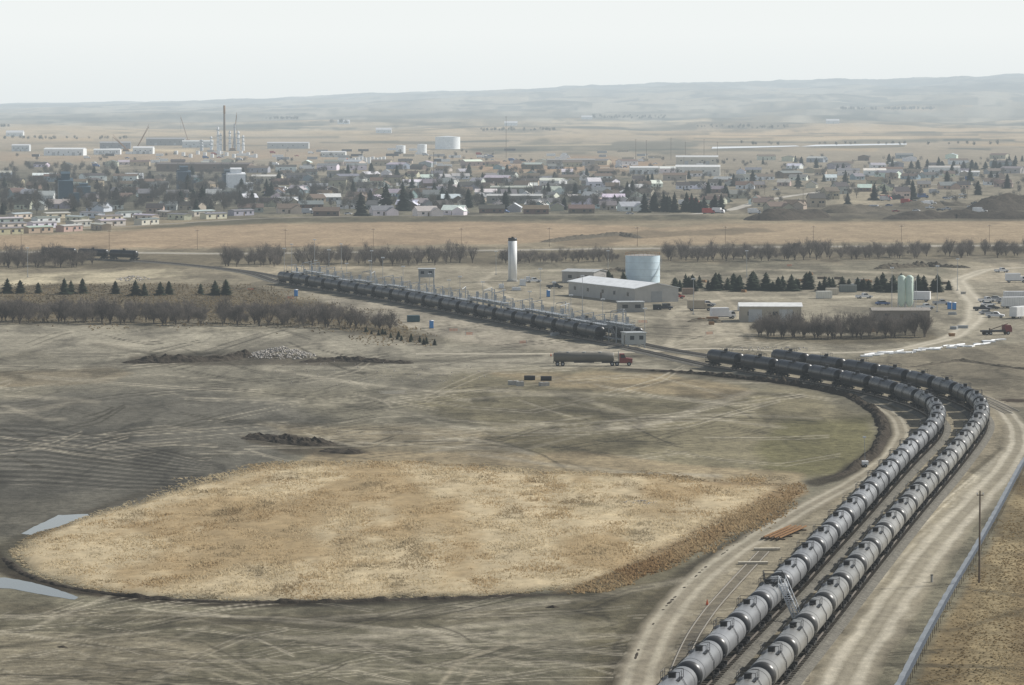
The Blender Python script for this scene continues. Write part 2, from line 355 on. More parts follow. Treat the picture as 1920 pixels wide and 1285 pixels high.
def smooth_path(pts,step=2.,sig=6.):
    P_=np.array([[p[0],p[1]] for p in pts]);d=np.r_[0,np.cumsum(np.hypot(*np.diff(P_,axis=0).T))]
    n=max(int(d[-1]/step),2);t=np.linspace(0,d[-1],n);x=np.interp(t,d,P_[:,0]);y=np.interp(t,d,P_[:,1])
    k=int(3*sig/step)
    if k>0 and n>4:
        w=np.exp(-.5*(np.arange(-k,k+1)*step/sig)**2);w/=w.sum()
        def sm(a):
            l=2*a[0]-a[1:k+1][::-1] if len(a)>k else np.full(k,a[0]);r=2*a[-1]-a[-k-1:-1][::-1] if len(a)>k else np.full(k,a[-1])
            return np.convolve(np.r_[l,a,r],w,'valid')
        x,y=sm(x),sm(y)
    return np.stack([x,y],1)
def ribbon(name,pts,w,label,m='road',z=.012,ruts=(190,181,160),base=(170,160,138),sig=8,step=2.,kind='structure',cat='road'):
    c=smooth_path([G(*p) for p in pts],step,sig);t=np.gradient(c,axis=0);t/=np.hypot(t[:,0],t[:,1])[:,None]+1e-9
    nrm=np.stack([t[:,1],-t[:,0]],1);n=len(c)
    W=np.interp(np.linspace(0,1,n),np.linspace(0,1,len(w)),w) if isinstance(w,(list,tuple)) else np.full(n,w)
    K=np.linspace(-1,1,13);jit=(fbm(c[:,0]/9,c[:,1]/9,3)-.5)*.4
    V=np.zeros((n,13,3))
    for j,k in enumerate(K):
        V[:,j,:2]=c+nrm*(W/2*(k+(jit*abs(k))))[:,None];V[:,j,2]=z
    gc=paint(V[...,0],V[...,1]);a=np.array(C(*base))*.86;b=np.array(C(*ruts));CC=np.zeros_like(gc)
    for j,k in enumerate(K):
        e=1-ss(.6,1.,abs(k));r=max(0,1-abs(abs(k)-.42)/.2);q=(fbm(V[:,j,0]/5,V[:,j,1]/12,3))
        cc=a*(1-r*.85)+b*r*.85;CC[:,j]=gc[:,j]*(1-e*(.55+.45*q))[:,None]+cc[None]*(e*(.55+.45*q))[:,None]
    I=np.arange(n*13).reshape(n,13);Qd=np.stack([I[:-1,:-1],I[:-1,1:],I[1:,1:],I[1:,:-1]],-1).reshape(-1,4)
    o=npmesh(name,V.reshape(-1,3),Qd,M[m],CC.reshape(-1,3),True);return tag(o,label,cat,kind=kind)
ribbon('dirt_road',[(1835,742),(1880,765),(1908,800),(1912,835),(1880,885),(1800,970),(1740,1040),(1680,1120),(1600,1240),(1550,1330)],[5,6,8,8,8],'pale dirt road with wheel ruts right of the parked tank cars',base=(158,150,131),ruts=(222,214,194))
ribbon('dirt_road',[(1150,688),(1330,696),(1500,716),(1620,742),(1682,782),(1694,815),(1668,858),(1600,905),(1500,958),(1400,1020),(1310,1085),(1245,1160),(1205,1240),(1185,1320)],[4,4,5,5.5,6],'dirt haul road curving between reed bed and tank car rows',base=(158,149,130),ruts=(204,196,175))
ribbon('dirt_road',[(780,664),(1000,664),(1180,662),(1330,652),(1560,664),(1690,657),(1790,632),(1828,600),(1832,570),(1808,545),(1795,525),(1850,505),(1960,500)],[5,6,8,9,8,7],'pale dirt road looping through the yard at right',base=(190,181,161),ruts=(210,202,182),z=.02)
ribbon('highway',[(-700,475),(160,473),(420,477),(1050,468),(1500,463),(2600,456)],8,'straight pale highway behind the shelterbelt trees',base=(176,171,158),ruts=(190,186,174),z=.05,step=12,sig=20)
ribbon('street',[(1300,402),(1370,394),(1425,378),(1480,368),(1600,352),(1900,342)],9,'curving pale street through the right of town',base=(200,194,182),ruts=(206,200,190),z=.06,step=8)
ribbon('street',[(-100,442),(250,424),(480,410),(700,405),(1000,404),(1300,402)],7,'street along the near edge of the town',base=(160,154,142),ruts=(168,162,150),z=.05,step=8)
ribbon('street',[(300,300),(700,303),(1100,312),(1300,325),(1900,334)],10,'long pale street crossing the far side of town',base=(178,172,158),ruts=(184,178,166),z=.08,step=14)
def sheet(name,poly,m,label,cat,z=.02,jag=1.):
    pts=[];n=len(poly)
    for i in range(n):
        a,b=poly[i],poly[(i+1)%n]
        for k in range(6):
            t=k/6;pts.append(G(a[0]+(b[0]-a[0])*t+random.uniform(-1,1)*jag,a[1]+(b[1]-a[1])*t+random.uniform(-.5,.5)*jag,z))
    mb=MB();mb.add(pts,[tuple(range(len(pts)-1,-1,-1))]);o=mb.build(name,m)
    return tag(o,label,cat,kind='structure')
sheet('water',[(40,1001),(70,985),(110,966),(165,964),(168,970),(130,980),(90,994),(60,1003)],M['water'],'upper pool of water at left tip of reed bed','water',.03)
sheet('water',[(-80,1086),(10,1083),(60,1092),(110,1106),(148,1120),(140,1125),(80,1115),(20,1104),(-80,1098)],M['water'],'lower pool of water curving round the reed bed','water',.03)
sheet('water',[(1334,279),(1336,275.5),(1492,273),(1500,274.5),(1420,277)],M['milky'],'left pale sewage lagoon beyond the town','water',.8,0)
sheet('water',[(1500,275),(1530,271.5),(1700,269),(1700,271.5)],M['milky'],'right pale sewage lagoon beyond the town','water',.8,0)
# ---------------------------------------------------------------- reeds and grass
def scatter(poly,n,seed,amp=30):
    r=np.random.default_rng(seed);W=[G(*p) for p in poly];x0=min(p.x for p in W);x1=max(p.x for p in W);y0=min(p.y for p in W);y1=max(p.y for p in W)
    X=r.uniform(x0,x1,n*4);Y=r.uniform(y0,y1,n*4);u,v=UV(X,Y);up=ss(980,900,v)+ss(1150,1400,u)
    d=sdpoly(u,v,poly)+(amp+60*up)*(fbm(X/6,Y/14,4)-.5)+r.uniform(-1,1,len(X))*(3+26*np.clip(up,0,1))
    k=np.nonzero(d<0)[0][:n];return X[k],Y[k],d[k]
def tufts(name,X,Y,hmin,hmax,w,c1,c2,c3,label,cat,seed=1,dd=None,q3=.85):
    r=np.random.default_rng(seed);n=len(X);h=r.uniform(hmin,hmax,n)*(0.4+1.2*fbm(X/4,Y/9,4));a=r.uniform(0,math.pi,n)
    if dd is not None: h*=np.clip(.3-dd/60,.3,1)
    V=np.zeros((n,6,3));
    for j in range(2):
        an=a+j*1.4;dx=np.cos(an)*w/2;dy=np.sin(an)*w/2;l=r.uniform(-.5,.5,(n,2))
        V[:,3*j,0]=X-dx;V[:,3*j,1]=Y-dy;V[:,3*j+1,0]=X+dx;V[:,3*j+1,1]=Y+dy
        V[:,3*j+2,0]=X+l[:,0]*2*hmax*.7-.2*hmax;V[:,3*j+2,1]=Y+l[:,1]*2*hmax*.7-.5*hmax
        V[:,3*j+2,2]=h
    A,B,Cc=[np.array(C(*c)) for c in (c1,c2,c3)]
    p=ss(.38,.62,fbm(X/13,Y/50,5))[:,None];q=ss(.48,.64,fbm(X/7+5,Y/22+2,5))[:,None]
    col=A*(1-p)+B*p;col=col*(1-q*q3)+Cc*q*q3;col=col*r.uniform(.84,1.16,(n,1))
    dk=ss(.61,.69,fbm(X/5+50,Y/20+9,4))[:,None];col=col*(1-.3*dk)
    CC=np.repeat(col[:,None,:],6,1)
    return tag(npmesh(name,V.reshape(-1,3),np.arange(n*6).reshape(-1,3),M['grass'],CC.reshape(-1,3)),label,cat,kind='stuff')
X,Y,dd=scatter(REEDP,95000,5)
tufts('reeds',X,Y,.2,.6,.42,(202,188,158),(196,178,144),(178,156,120),'golden dry reeds filling the low wet field','reeds',1,dd,.7)
xs=np.arange(-140,90,1.1);yy=np.arange(440,660,1.6);XX,YY=np.meshgrid(xs,yy);u,v=UV(XX,YY);dd=sdpoly(u,v,REEDP)+40*(fbm(XX/6,YY/14,4)-.5)
hh=np.where(dd<0,np.minimum(-dd/40,1)*.35*(.3+fbm(XX/3,YY/4,3)),-.4)
q=ss(.45,.6,fbm(XX/12,YY/50,5))[...,None];cc=(np.array(C(186,170,138))*(1-q)+np.array(C(162,142,108))*q)*(.75+.5*fbm(XX/4,YY/14,4))[...,None]
bl=ss(-30,0,dd)[...,None];cc=cc*(1-bl)+paint(XX,YY)*bl;I=np.arange(XX.size).reshape(XX.shape)
Q=np.stack([I[:-1,:-1],I[:-1,1:],I[1:,1:],I[1:,:-1]],-1).reshape(-1,4);inn=(dd<6).ravel();Q=Q[inn[Q].all(1)]
o=npmesh('reed_mat',np.stack([XX,YY,hh+.02],-1).reshape(-1,3),Q,M['reed'],cc.reshape(-1,3),True);tag(o,'matted fallen reeds between the standing ones','reeds',kind='stuff')
X,Y,dd=scatter([(1080,1100),(1230,1045),(1350,985),(1440,935),(1490,906),(1515,918),(1400,990),(1270,1060),(1140,1110),(1060,1116)],8000,6)
tufts('tall_weeds',X,Y,.15,.45,.4,(168,146,112),(154,128,94),(176,156,122),'rusty brown weeds on the bank right of reed bed','weeds',2)
X,Y,dd=scatter([(1935,890),(2100,890),(2100,1300),(1720,1300),(1765,1210),(1862,1040)],9000,7)
tufts('dry_grass',X,Y,.06,.18,.4,(160,144,112),(146,128,96),(172,157,125),'rough dry grass beyond the silt fence','grass',3)
X,Y,dd=scatter([(-60,540),(300,532),(480,542),(560,560),(700,592),(820,640),(740,650),(600,610),(-60,604)],7000,9)
tufts('scrub',X,Y,.2,.6,.6,(130,116,92),(112,99,77),(150,134,106),'low brown scrub under the left shelterbelt','scrub',5)
# ---------------------------------------------------------------- soil berms and rocks
def mound(name,pts,w,h,m,label,cat='soil mound',sig=3,seed=0,step=.8,rough=1.,fs=.9):
    c=smooth_path([G(*p) for p in pts],step,sig);t=np.gradient(c,axis=0);t/=np.hypot(t[:,0],t[:,1])[:,None]+1e-9;nrm=np.stack([t[:,1],-t[:,0]],1);n=len(c)
    K=np.linspace(-1,1,19);V=np.zeros((n,19,3));s=np.linspace(0,1,n);env=np.minimum(1,np.minimum(s,1-s)*8)**.6
    lump=.35+1.1*fbm(s*n*step/(7/fs*.9)+seed,s*0+seed*3.1,3)
    for j,k in enumerate(K):
        p=c+nrm*(w/2*k)*(.5+.5*env*lump)[:,None];V[:,j,:2]=p
        V[:,j,2]=-.15+h*env*lump*max(0,math.cos(k*math.pi/2))**.8*(1+rough*(fbm(p[:,0]*fs+seed,p[:,1]*fs,3)-.5)*1.6)
    I=np.arange(n*19).reshape(n,19);Q=np.stack([I[:-1,:-1],I[:-1,1:],I[1:,1:],I[1:,:-1]],-1).reshape(-1,4)
    o=npmesh(name,V.reshape(-1,3),Q,M[m],None,fs<.5);return tag(o,label,cat)
mound('soil_berm',[(225,681),(330,679),(420,676),(455,668),(470,672)],7,1.5,'dark','long dark soil berm left of the stone pile',seed=1)
mound('soil_berm',[(560,680),(640,676),(700,679),(775,682)],6,1.1,'dark','dark soil berm right of the stone pile',seed=2)
mound('soil_berm',[(458,820),(520,824),(570,832),(625,836)],9,1.3,'dark','dark clod mound above the golden reed bed',seed=3)
mound('soil_berm',[(600,845),(680,851)],5,.7,'dark','small dark clod strip right of dark mound',seed=4)
mound('soil_berm',[(1150,692),(1300,700),(1480,720),(1590,741),(1646,775),(1660,812),(1638,852),(1580,893),(1535,900)],3.,1.,'dark','dark low bank inside the curve of the haul road',seed=5,sig=6)
mound('soil_berm',[(1015,455),(1060,450),(1120,444),(1165,440),(1200,447)],9,1.4,'brown','brown spoil bank in the tan field',seed=6,step=2)
mound('soil_berm',[(1425,414),(1470,410),(1530,407),(1560,407)],30,5,'dark','dark spoil heap left of the far right earthworks',seed=7,step=3,fs=.2,rough=.8)
mound('soil_berm',[(1680,412),(1720,409),(1790,408),(1860,409),(2050,409)],30,3.5,'dark','long dark spoil heap at right edge of town',seed=8,step=3,fs=.2,rough=.8)
mound('soil_berm',[(1560,400),(1610,395),(1660,394)],30,3.5,'brown','brown spoil heap between town and dark heaps',seed=9,step=3,fs=.2,rough=.8)
mound('soil_berm',[(1840,396),(1900,390),(1990,388)],34,6,'dark','dark spoil heap at far right behind long heap',seed=10,step=3,fs=.2,rough=.8)
mound('soil_berm',[(0,1040),(40,1078),(120,1103),(250,1122),(450,1133),(800,1125),(1050,1113)],1.6,.45,'dark','thin black mud bank along lower reed bed edge',seed=11,sig=6)
mound('soil_berm',[(1178,1290),(1195,1220),(1240,1145),(1320,1065),(1400,1005),(1470,962)],.8,.16,'dark','thin dark mud windrow beside the haul road',seed=12,sig=6)
mound('soil_berm',[(1015,1140),(1055,1138)],1.6,.5,'dark','small dark clod below the reed bed',seed=13)
mound('soil_berm',[(100,1212),(135,1215)],1.8,.4,'dark','small dark clod at lower left',seed=14)
mound('soil_berm',[(1700,690),(1800,676),(1900,690),(1990,700)],3,.5,'brown','low brown bank behind the right curved row',seed=15)
mound('soil_berm',[(1100,512),(1160,508),(1230,514)],5,1.2,'brown','brown spoil bank behind the grey shed',seed=16)
mound('soil_berm',[(1290,604),(1330,600),(1350,606)],4,.9,'brown','small brown spoil heap in the open yard',seed=17)
mound('soil_berm',[(1640,505),(1740,500),(1820,503)],6,1.6,'brown','brown spoil bank beyond the right yard conifers',seed=18)
mound('soil_berm',[(1700,388),(1760,385),(1820,386)],20,3,'brown','brown spoil heap right among the earthworks vehicles',seed=19,step=3,fs=.2)
def rocks(cu,cv,wx,wy,h,n,label,seed,s0=.3,s1=.8,m='rock'):
    r=random.Random(seed);mb=MB();c=G(cu,cv)
    for k in range(n):
        a=r.uniform(0,6.28);q=r.random()**.6;x=math.cos(a)*q;y=math.sin(a)*q;z=h*(1-q)*r.uniform(.4,1);s=r.uniform(s0,s1)
        vs=[];
        for (dx,dy,dz) in ((1,0,0),(-1,0,0),(0,1,0),(0,-1,0),(0,0,1),(0,0,-1)):
            vs.append((x*wx/2+dx*s*r.uniform(.6,1.1)*.6+r.uniform(-.1,.1)*s,y*wy/2+dy*s*r.uniform(.6,1.1)*.6,z+.1+dz*s*r.uniform(.4,.8)*.6))
        mb.add(vs,[(4,0,2),(4,2,1),(4,1,3),(4,3,0),(5,2,0),(5,1,2),(5,3,1),(5,0,3)])
    return tag(mb.build('stone_pile',M[m],loc=c),label,'stone pile',kind='stuff')
rocks(525,668,19,26,2.6,520,'large heap of pale field stones on the bare soil',1,.35,.9)
rocks(1205,945,9,10,.5,120,'scattered pale stones in the upper reed bed',2,.15,.45)
rocks(250,524,12,30,1.4,90,'pale concrete rubble heap left near the shelterbelt',3,.4,1.1)
rocks(1440,655,26,14,.4,90,'loose pale rubble beside the yard road',4,.2,.6)
rocks(700,700,60,90,.05,140,'loose stones scattered over the bare soil',5,.15,.4)
# ---------------------------------------------------------------- railway
def TC(l): return [G(u,v,2.6) for u,v in l]
R1=TC([(1330,669),(1395,679),(1445,686),(1500,695),(1555,705),(1612,716),(1660,727),(1700,738),(1732,749),(1754,762),(1764,778),(1756,797),(1738,815),(1712,838),(1665,888),(1608,950),(1545,1015),(1480,1085),(1405,1157),(1325,1238),(1265,1300)])
R2=TC([(1450,669),(1505,677),(1560,685),(1620,693),(1680,704),(1730,715),(1775,727),(1810,739),(1835,753),(1845,770),(1840,788),(1812,825),(1770,875),(1720,930),(1660,1000),(1610,1060),(1552,1130),(1475,1222),(1415,1290),(1395,1315)])
R0=TC([(525,519),(740,553),(1000,602),(1155,631)])
LEAD=[G(-250,486),G(100,484),(G(290,492)),G(400,503),G(470,513)]
def off(path,d):
    c=np.array([[p[0],p[1]] for p in path]);t=np.gradient(c,axis=0);t/=np.hypot(t[:,0],t[:,1])[:,None];return c+np.stack([t[:,1],-t[:,0]],1)*d
pR1=smooth_path(list(R1),2.,14);pR2=smooth_path(list(R2),2.,14)
def extend(p,d):
    v=p[-1]-p[-12];v=v/np.hypot(*v);return np.vstack([p,[p[-1]+v*k*2 for k in range(1,int(d/2))]])
pR1=extend(pR1,60);pR2=extend(pR2,60)
main=smooth_path([*LEAD,*[tuple(p[:2]) for p in R0],tuple(R1[0][:2])],2.,16)
side0=[tuple(q) for q in off([p for p in R0],-9)]
second=smooth_path([G(400,503),G(480,512),*side0,G(1215,652),tuple(R2[0][:2])],2.,16)
def track(pts,label,gauge=1.5,ballast=True):
    c=np.array(pts);t=np.gradient(c,axis=0);t/=np.hypot(t[:,0],t[:,1])[:,None];nr=np.stack([t[:,1],-t[:,0]],1)
    root=T('railway_track',label,'railway track')
    if ballast:
        mb=MB();n=len(c);pr=[(-2.6,.012),(-1.7,.3),(1.7,.3),(2.6,.012)]
        vs=[(c[i,0]+nr[i,0]*k,c[i,1]+nr[i,1]*k,h) for i in range(n) for k,h in pr]
        mb.add(vs,[(i*4+j,(i+1)*4+j,(i+1)*4+j+1,i*4+j+1)[::-1] for i in range(n-1) for j in range(3)]);mb.build('ballast',M['ballast'],root)
        zb=.3
    else: zb=-.08
    for s in (-1,1):
        mb=MB();vs=[]
        for i in range(len(c)):
            for k,h in ((-.06,0),(-.06,.2),(.06,.2),(.06,0)):
                vs.append((c[i,0]+nr[i,0]*(s*gauge/2+k),c[i,1]+nr[i,1]*(s*gauge/2+k),zb+.12+h*(1 if ballast else .4)))
        mb.add(vs,[(i*4+j,i*4+j+1,(i+1)*4+j+1,(i+1)*4+j) for i in range(len(c)-1) for j in range(3)]);mb.build('rail',M['rail' if ballast else 'prail'],root)
    mb=MB();d=np.r_[0,np.cumsum(np.hypot(*np.diff(c,axis=0).T))];q=np.arange(0,d[-1],(.9 if len(c)<220 else 1.2) if ballast else 1.1)
    for x,y,tx,ty in zip(np.interp(q,d,c[:,0]),np.interp(q,d,c[:,1]),np.interp(q,d,t[:,0]),np.interp(q,d,t[:,1])):
        mb.box((x,y,zb+.05),(2.6 if ballast else 2.,.2,.16),math.atan2(-tx,ty))
    s=mb.build('sleepers',M['tie' if ballast else 'ptie'],root);s['kind']='stuff'
    return root
track(pR1,'track under the left curved row of tank cars');track(pR2,'track under the right curved row of tank cars')
track(main,'main track past the loading rack into the distance');track(second,'track behind the loading rack')
def zpath(l,sig=6): return smooth_path([G(*p) for p in l],2.,sig)
track(zpath([(1432,1035),(1385,1085),(1335,1140),(1300,1190),(1272,1250),(1258,1300)]),'unfinished bare track left of the near tank cars',ballast=False)
track(zpath([(1838,742),(1870,756),(1905,772)]),'short bare track panel right of the curve',ballast=False)
track(zpath([(1842,752),(1868,764),(1892,776)]),'second bare track panel lying right of the curve',ballast=False)
def make_car():
    t=T('tank_car','x','tank car')
    R=1.58;zc=2.72
    MB().lathe([(y,R) for y in (-7.3,-5,-2.5,0,2.5,5,7.3)],c=(0,0,zc),n=32).build('tank',M['paint'],t,True,color=(.02,.02,.022))
    for s in (-1,1):
        pr=[(7.3+.95*math.sin(a),R*math.cos(a)) for a in np.linspace(0,math.pi/2,7)]
        if s<0: pr=[(-y,r) for y,r in pr][::-1]
        MB().lathe(pr,c=(0,0,zc),n=28).build('tank_head',M['paint'],t,True,color=(.02,.02,.022))
        MB().lathe([(s*5.6-.08,R+.005),(s*5.6-.08,R+.025),(s*5.6+.08,R+.025),(s*5.6+.08,R+.005)],c=(0,0,zc),n=32).build('tank_strap',M['paint'],t,color=(.09,.09,.09))
        fr=MB();fr.box((0,s*7.8,1.02),(.5,2.6,.42));fr.box((0,s*8.6,1.15),(2.8,.25,.35));fr.box((0,s*6.2,1.1),(2.7,.5,.35))
        fr.box((0,s*9.0,.95),(.3,.7,.3));fr.build('underframe',M['black'],t)
        hr=MB()
        for x in (-1.3,1.3):
            hr.bar((x,s*8.65,1.2),(x,s*8.65,2.2),.05);hr.bar((x,s*7.6,2.2),(x,s*8.65,2.2),.05)
        hr.bar((-1.3,s*8.65,2.1),(1.3,s*8.65,2.1),.05);hr.build('end_handrail',M['black'],t)
        bg=MB()
        for x in (-1.05,1.05):
            bg.box((x,s*6.2,.72),(.22,1.2,.5));bg.box((x,s*6.2,.62),(.2,2.9,.28))
        bg.box((0,s*6.2,.72),(2.0,.45,.35));b=bg.build('bogie',M['black'],t)
        for w in (-.88,.88):
            ws=MB()
            for x in (-.78,.78): ws.cyl((x-.07,s*6.2+w,.46+.16),(x+.07,s*6.2+w,.46+.16),.46,n=16)
            ws.cyl((-.9,s*6.2+w,.62),(.9,s*6.2+w,.62),.09);ws.build('wheelset',M['wheel'],b)
        st=MB()
        x=s*1.7
        for y in (-.25,.25): st.bar((x,y,1.0),(x*.99,y,3.1),.04);st.bar((x,y,3.1),(x*.62,y,4.25),.04)
        for k in range(8): st.bar((x,-.25,1.1+k*.28),(x,.25,1.1+k*.28),.03)
        st.build('ladder',M['black'],t)
    p=MB()
    for s in (-1,1): p.box((s*.8,0,4.16),(.45,2.6,.06))
    p.build('walkway',M['black'],t)
    g=MB()
    for x in (-1.,1.):
        for y in (-1.3,0,1.3): g.bar((x,y,4.1),(x,y,5.05),.045)
        for z in (4.55,5.05): g.bar((x,-1.3,z),(x,1.3,z),.045)
    for y in (-1.3,1.3): g.bar((-1.,y,5.05),(1.,y,5.05),.045)
    g.build('guard_rail',M['black'],t)
    m=MB();m.cyl((0,0,4.15),(0,0,4.75),.42,n=16);m.cyl((0,0,4.75),(0,0,4.84),.47,n=16);m.cyl((0,.85,4.2),(0,.85,4.55),.22,n=10)
    m.build('manway',M['black'],t)
    return t
CAR=make_car()
def place_cars(path,lab,group,colf,start=0.,n=99,sp=18.4):
    c=np.array(path);d=np.r_[0,np.cumsum(np.hypot(*np.diff(c,axis=0).T))];s=start+sp/2;k=1;out=[]
    while s<d[-1]-2 and k<=n:
        x=np.interp(s,d,c[:,0]);y=np.interp(s,d,c[:,1]);x1=np.interp(s+6.2,d,c[:,0]);y1=np.interp(s+6.2,d,c[:,1]);x0=np.interp(s-6.2,d,c[:,0]);y0=np.interp(s-6.2,d,c[:,1])
        u,v=UV(x,y,3.)
        if v<1330:
            cn,col=colf(k,u,v)
            q=dup(CAR,((x+(x0+x1)/2)/2,(y+(y0+y1)/2)/2,.3),math.atan2(-(x1-x0),y1-y0)+(math.pi if random.random()<.5 else 0),f'{cn} tank car, {ordn(k)} from {lab}',group,colors={'tank':col,'tank_head':tuple(x*.25+.008 for x in col),'tank_strap':tuple(x*.75 for x in col)})  # head colour darkened to carry the shade on the tank ends
            out.append(q)
        s+=sp;k+=1
    return out
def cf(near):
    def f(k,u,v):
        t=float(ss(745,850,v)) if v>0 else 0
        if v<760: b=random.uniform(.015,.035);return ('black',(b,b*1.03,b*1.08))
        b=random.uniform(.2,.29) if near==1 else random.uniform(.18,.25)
        b=.06+(b-.06)*t  # nearer cars lightened to carry sun and sky sheen; right row also dusty
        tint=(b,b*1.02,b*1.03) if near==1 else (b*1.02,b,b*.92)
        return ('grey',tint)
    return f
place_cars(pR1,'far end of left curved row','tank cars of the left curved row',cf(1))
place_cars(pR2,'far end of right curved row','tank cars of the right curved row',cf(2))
p0=smooth_path(list(R0),2.,16)
place_cars(p0,'far left end of the loading rack row','tank cars at the loading rack',lambda k,u,v:('black',(.02,.021,.023)))
sec=[q for q in second if 926<q[1]<990 and q[0]>-90]
place_cars(sec,'far end of row behind the rack','tank cars behind the loading rack',lambda k,u,v:('black',(.02,.021,.023)),start=1)
ld=[q for q in main if UV(q[0],q[1])[0]<262 and UV(q[0],q[1])[0]>50][::-1]
place_cars(ld,'right in the far left string','tank cars parked far left by the trees',lambda k,u,v:('black',(.02,.02,.022)),n=3)
kill(CAR)
# ---------------------------------------------------------------- loading rack
rk=off(list(p0),-4.5)
if rk[len(rk)//2][0]<p0[len(p0)//2][0]: rk=off(list(p0),4.5)
def make_bay():
    t=T('loading_rack_bay','x','loading rack')
    for x in (-1.1,1.1):
        for y in (-6,0,6): MB().box((x,y,2.6),(.22,.22,5.2)).build('post',M['steel'],t)
    mb=MB();mb.box((0,0,5.0),(2.6,17.6,.14))
    for y in (-6,0,6): mb.box((0,y,4.8),(2.5,.2,.25))
    mb.build('deck',M['steel'],t)
    mb=MB()
    for x in (-1.25,1.25):
        for y in np.arange(-8.5,8.6,2.1): mb.bar((x,y,5.07),(x,y,6.15),.05)
        for z in (5.6,6.15): mb.bar((x,-8.7,z),(x,8.7,z),.05)
    mb.build('handrail',M['steel'],t)
    for y in (-4.5,4.5):
        mb=MB();mb.box((.3,y,6.6),(.24,.24,3.2));mb.bar((.3,y,8.2),(-3.2,y,7.6),.14);mb.bar((-3.2,y,7.6),(-3.4,y,5.6),.12);mb.bar((.3,y,7.2),(-1.6,y,7.9),.09)
        mb.build('loading_arm',M['steel'],t)
        MB().box((.9,y+1.2,5.9),(.7,.7,1.6)).build('valve_box',M['steel'],t)
    mb=MB()
    for x,z,r in ((-.5,4.3,.2),(.1,4.3,.16),(.6,4.3,.2),(1.6,.7,.22),(2.1,.7,.18)): mb.cyl((x,-9,z),(x,9,z),r,n=8)
    mb.build('pipework',M['steel'],t)
    mb=MB();y0=-8
    for s in (0,.9): mb.bar((2.0+s,y0,0),(2.0+s,y0+5,5.0),.09)
    for k in range(14): mb.box((2.45,y0+5*(k+.5)/14,5*(k+.5)/14),(.85,.3,.05))
    mb.build('stair',M['steel'],t)
    return t
BAY=make_bay();d=np.r_[0,np.cumsum(np.hypot(*np.diff(rk,axis=0).T))]
k=1;s=9.
while s<d[-1]-2:
    x=np.interp(s,d,rk[:,0]);y=np.interp(s,d,rk[:,1]);a=np.interp(s+3,d,rk[:,0])-x;b=np.interp(s+3,d,rk[:,1])-y
    q=dup(BAY,(x,y,0),math.atan2(-a,b)+math.pi,f'pale steel loading rack bay, {ordn(k)} from the far left end','loading rack bays along the tank cars',scale=(1,1,random.choice([.88,1,1,1.1])));k+=1;s+=18.
    if random.random()<.45:
        for c_ in list(q.children):
            if c_.name.startswith('loading_arm') and random.random()<.6: c_.location.y+=random.uniform(-2,2);c_.rotation_euler=(0,0,random.uniform(-1,1))
kill(BAY)
def cabin(u,v,w,dp,h,legs,label,colr,rz=0.):
    t=T('control_cabin',label,'cabin',G(u,v),rz)
    if legs:
        for x in (-w/2+.3,w/2-.3):
            for y in (-dp/2+.3,dp/2-.3): MB().box((x,y,legs/2),(.3,.3,legs)).build('post',M['steel'],t)
    MB().box((0,0,legs+h/2),(w,dp,h)).build('wall',M['col'],t,color=colr)
    MB().box((0,0,legs+h+.1),(w+.5,dp+.5,.2)).build('roof',M['col'],t,color=(.42,.44,.44))
    for x in (-w/4,w/4): MB().box((x,-dp/2-.02,legs+h*.6),(w*.22,.06,h*.35)).build('window',M['glass'],t)
    MB().box((-w/2-.02,0,legs+h*.42),(.06,.9,h*.8)).build('door',M['glass'],t)
    return t
cabin(800,549,5.5,6,2.8,5.4,'grey control cabin on legs above the loading rack middle',(.26,.28,.29))
cabin(1188,652,5.2,5,3.,1.,'pale box cabin at near end of loading rack',(.36,.38,.37),.3)
cabin(1182,585,8,5,3.1,0,'small grey cabin in front of the long warehouse',(.3,.3,.28),.1)
def make_mast(h=11):
    t=T('light_mast','x','light pole')
    MB().cyl((0,0,0),(0,0,h),.11,.06,n=8).build('pole',M['steel'],t)
    mb=MB();mb.box((0,0,h+.1),(1.1,.3,.25));mb.box((-.4,-.2,h),(.4,.2,.3));mb.box((.4,-.2,h),(.4,.2,.3));mb.build('lamp_head',M['lamp'],t)
    MB().box((0,0,.15),(.7,.7,.3)).build('footing',M['concrete'],t)
    return t
MAST=make_mast();k=1
for s in np.arange(6,d[-1],21.):
    x=np.interp(s,d,rk[:,0])+4.5+random.uniform(-1,2);y=np.interp(s,d,rk[:,1])+3+random.uniform(-4,4)
    dup(MAST,(x,y,0),0,f'light mast behind loading rack, {ordn(k)} from the far left end','light masts along the loading rack',scale=(1,1,random.uniform(.75,1.2)));k+=1
for i,(u,v,h,l) in enumerate([(533,515,.9,'light mast near far end of the loading row'),(547,512,1.,'light mast just right of far end mast'),(590,508,1.1,'light mast before the shelterbelt at left'),(640,505,.9,'light mast among the shelterbelt trees'),(697,520,.9,'light mast behind the rack left of cabin'),(930,515,.8,'light mast left of white tower'),(1013,560,.9,'light mast left of the long warehouse'),(1092,600,1.2,'light mast below the long warehouse'),(1300,590,1.,'light mast right of small grey cabin'),(52,520,1.,'light mast at far left by pale gravel'),(1757,585,1.3,'light mast right of green silos'),(1672,585,1.25,'light mast left of green silos'),(1795,545,1.,'light mast above white vehicles at right'),(1140,520,.9,'light mast left of blue tank'),(1400,520,.9,'light mast among yard conifers')]):
    dup(MAST,G(u,v),0,l,'light masts in the yard',scale=(1,1,h))
kill(MAST)
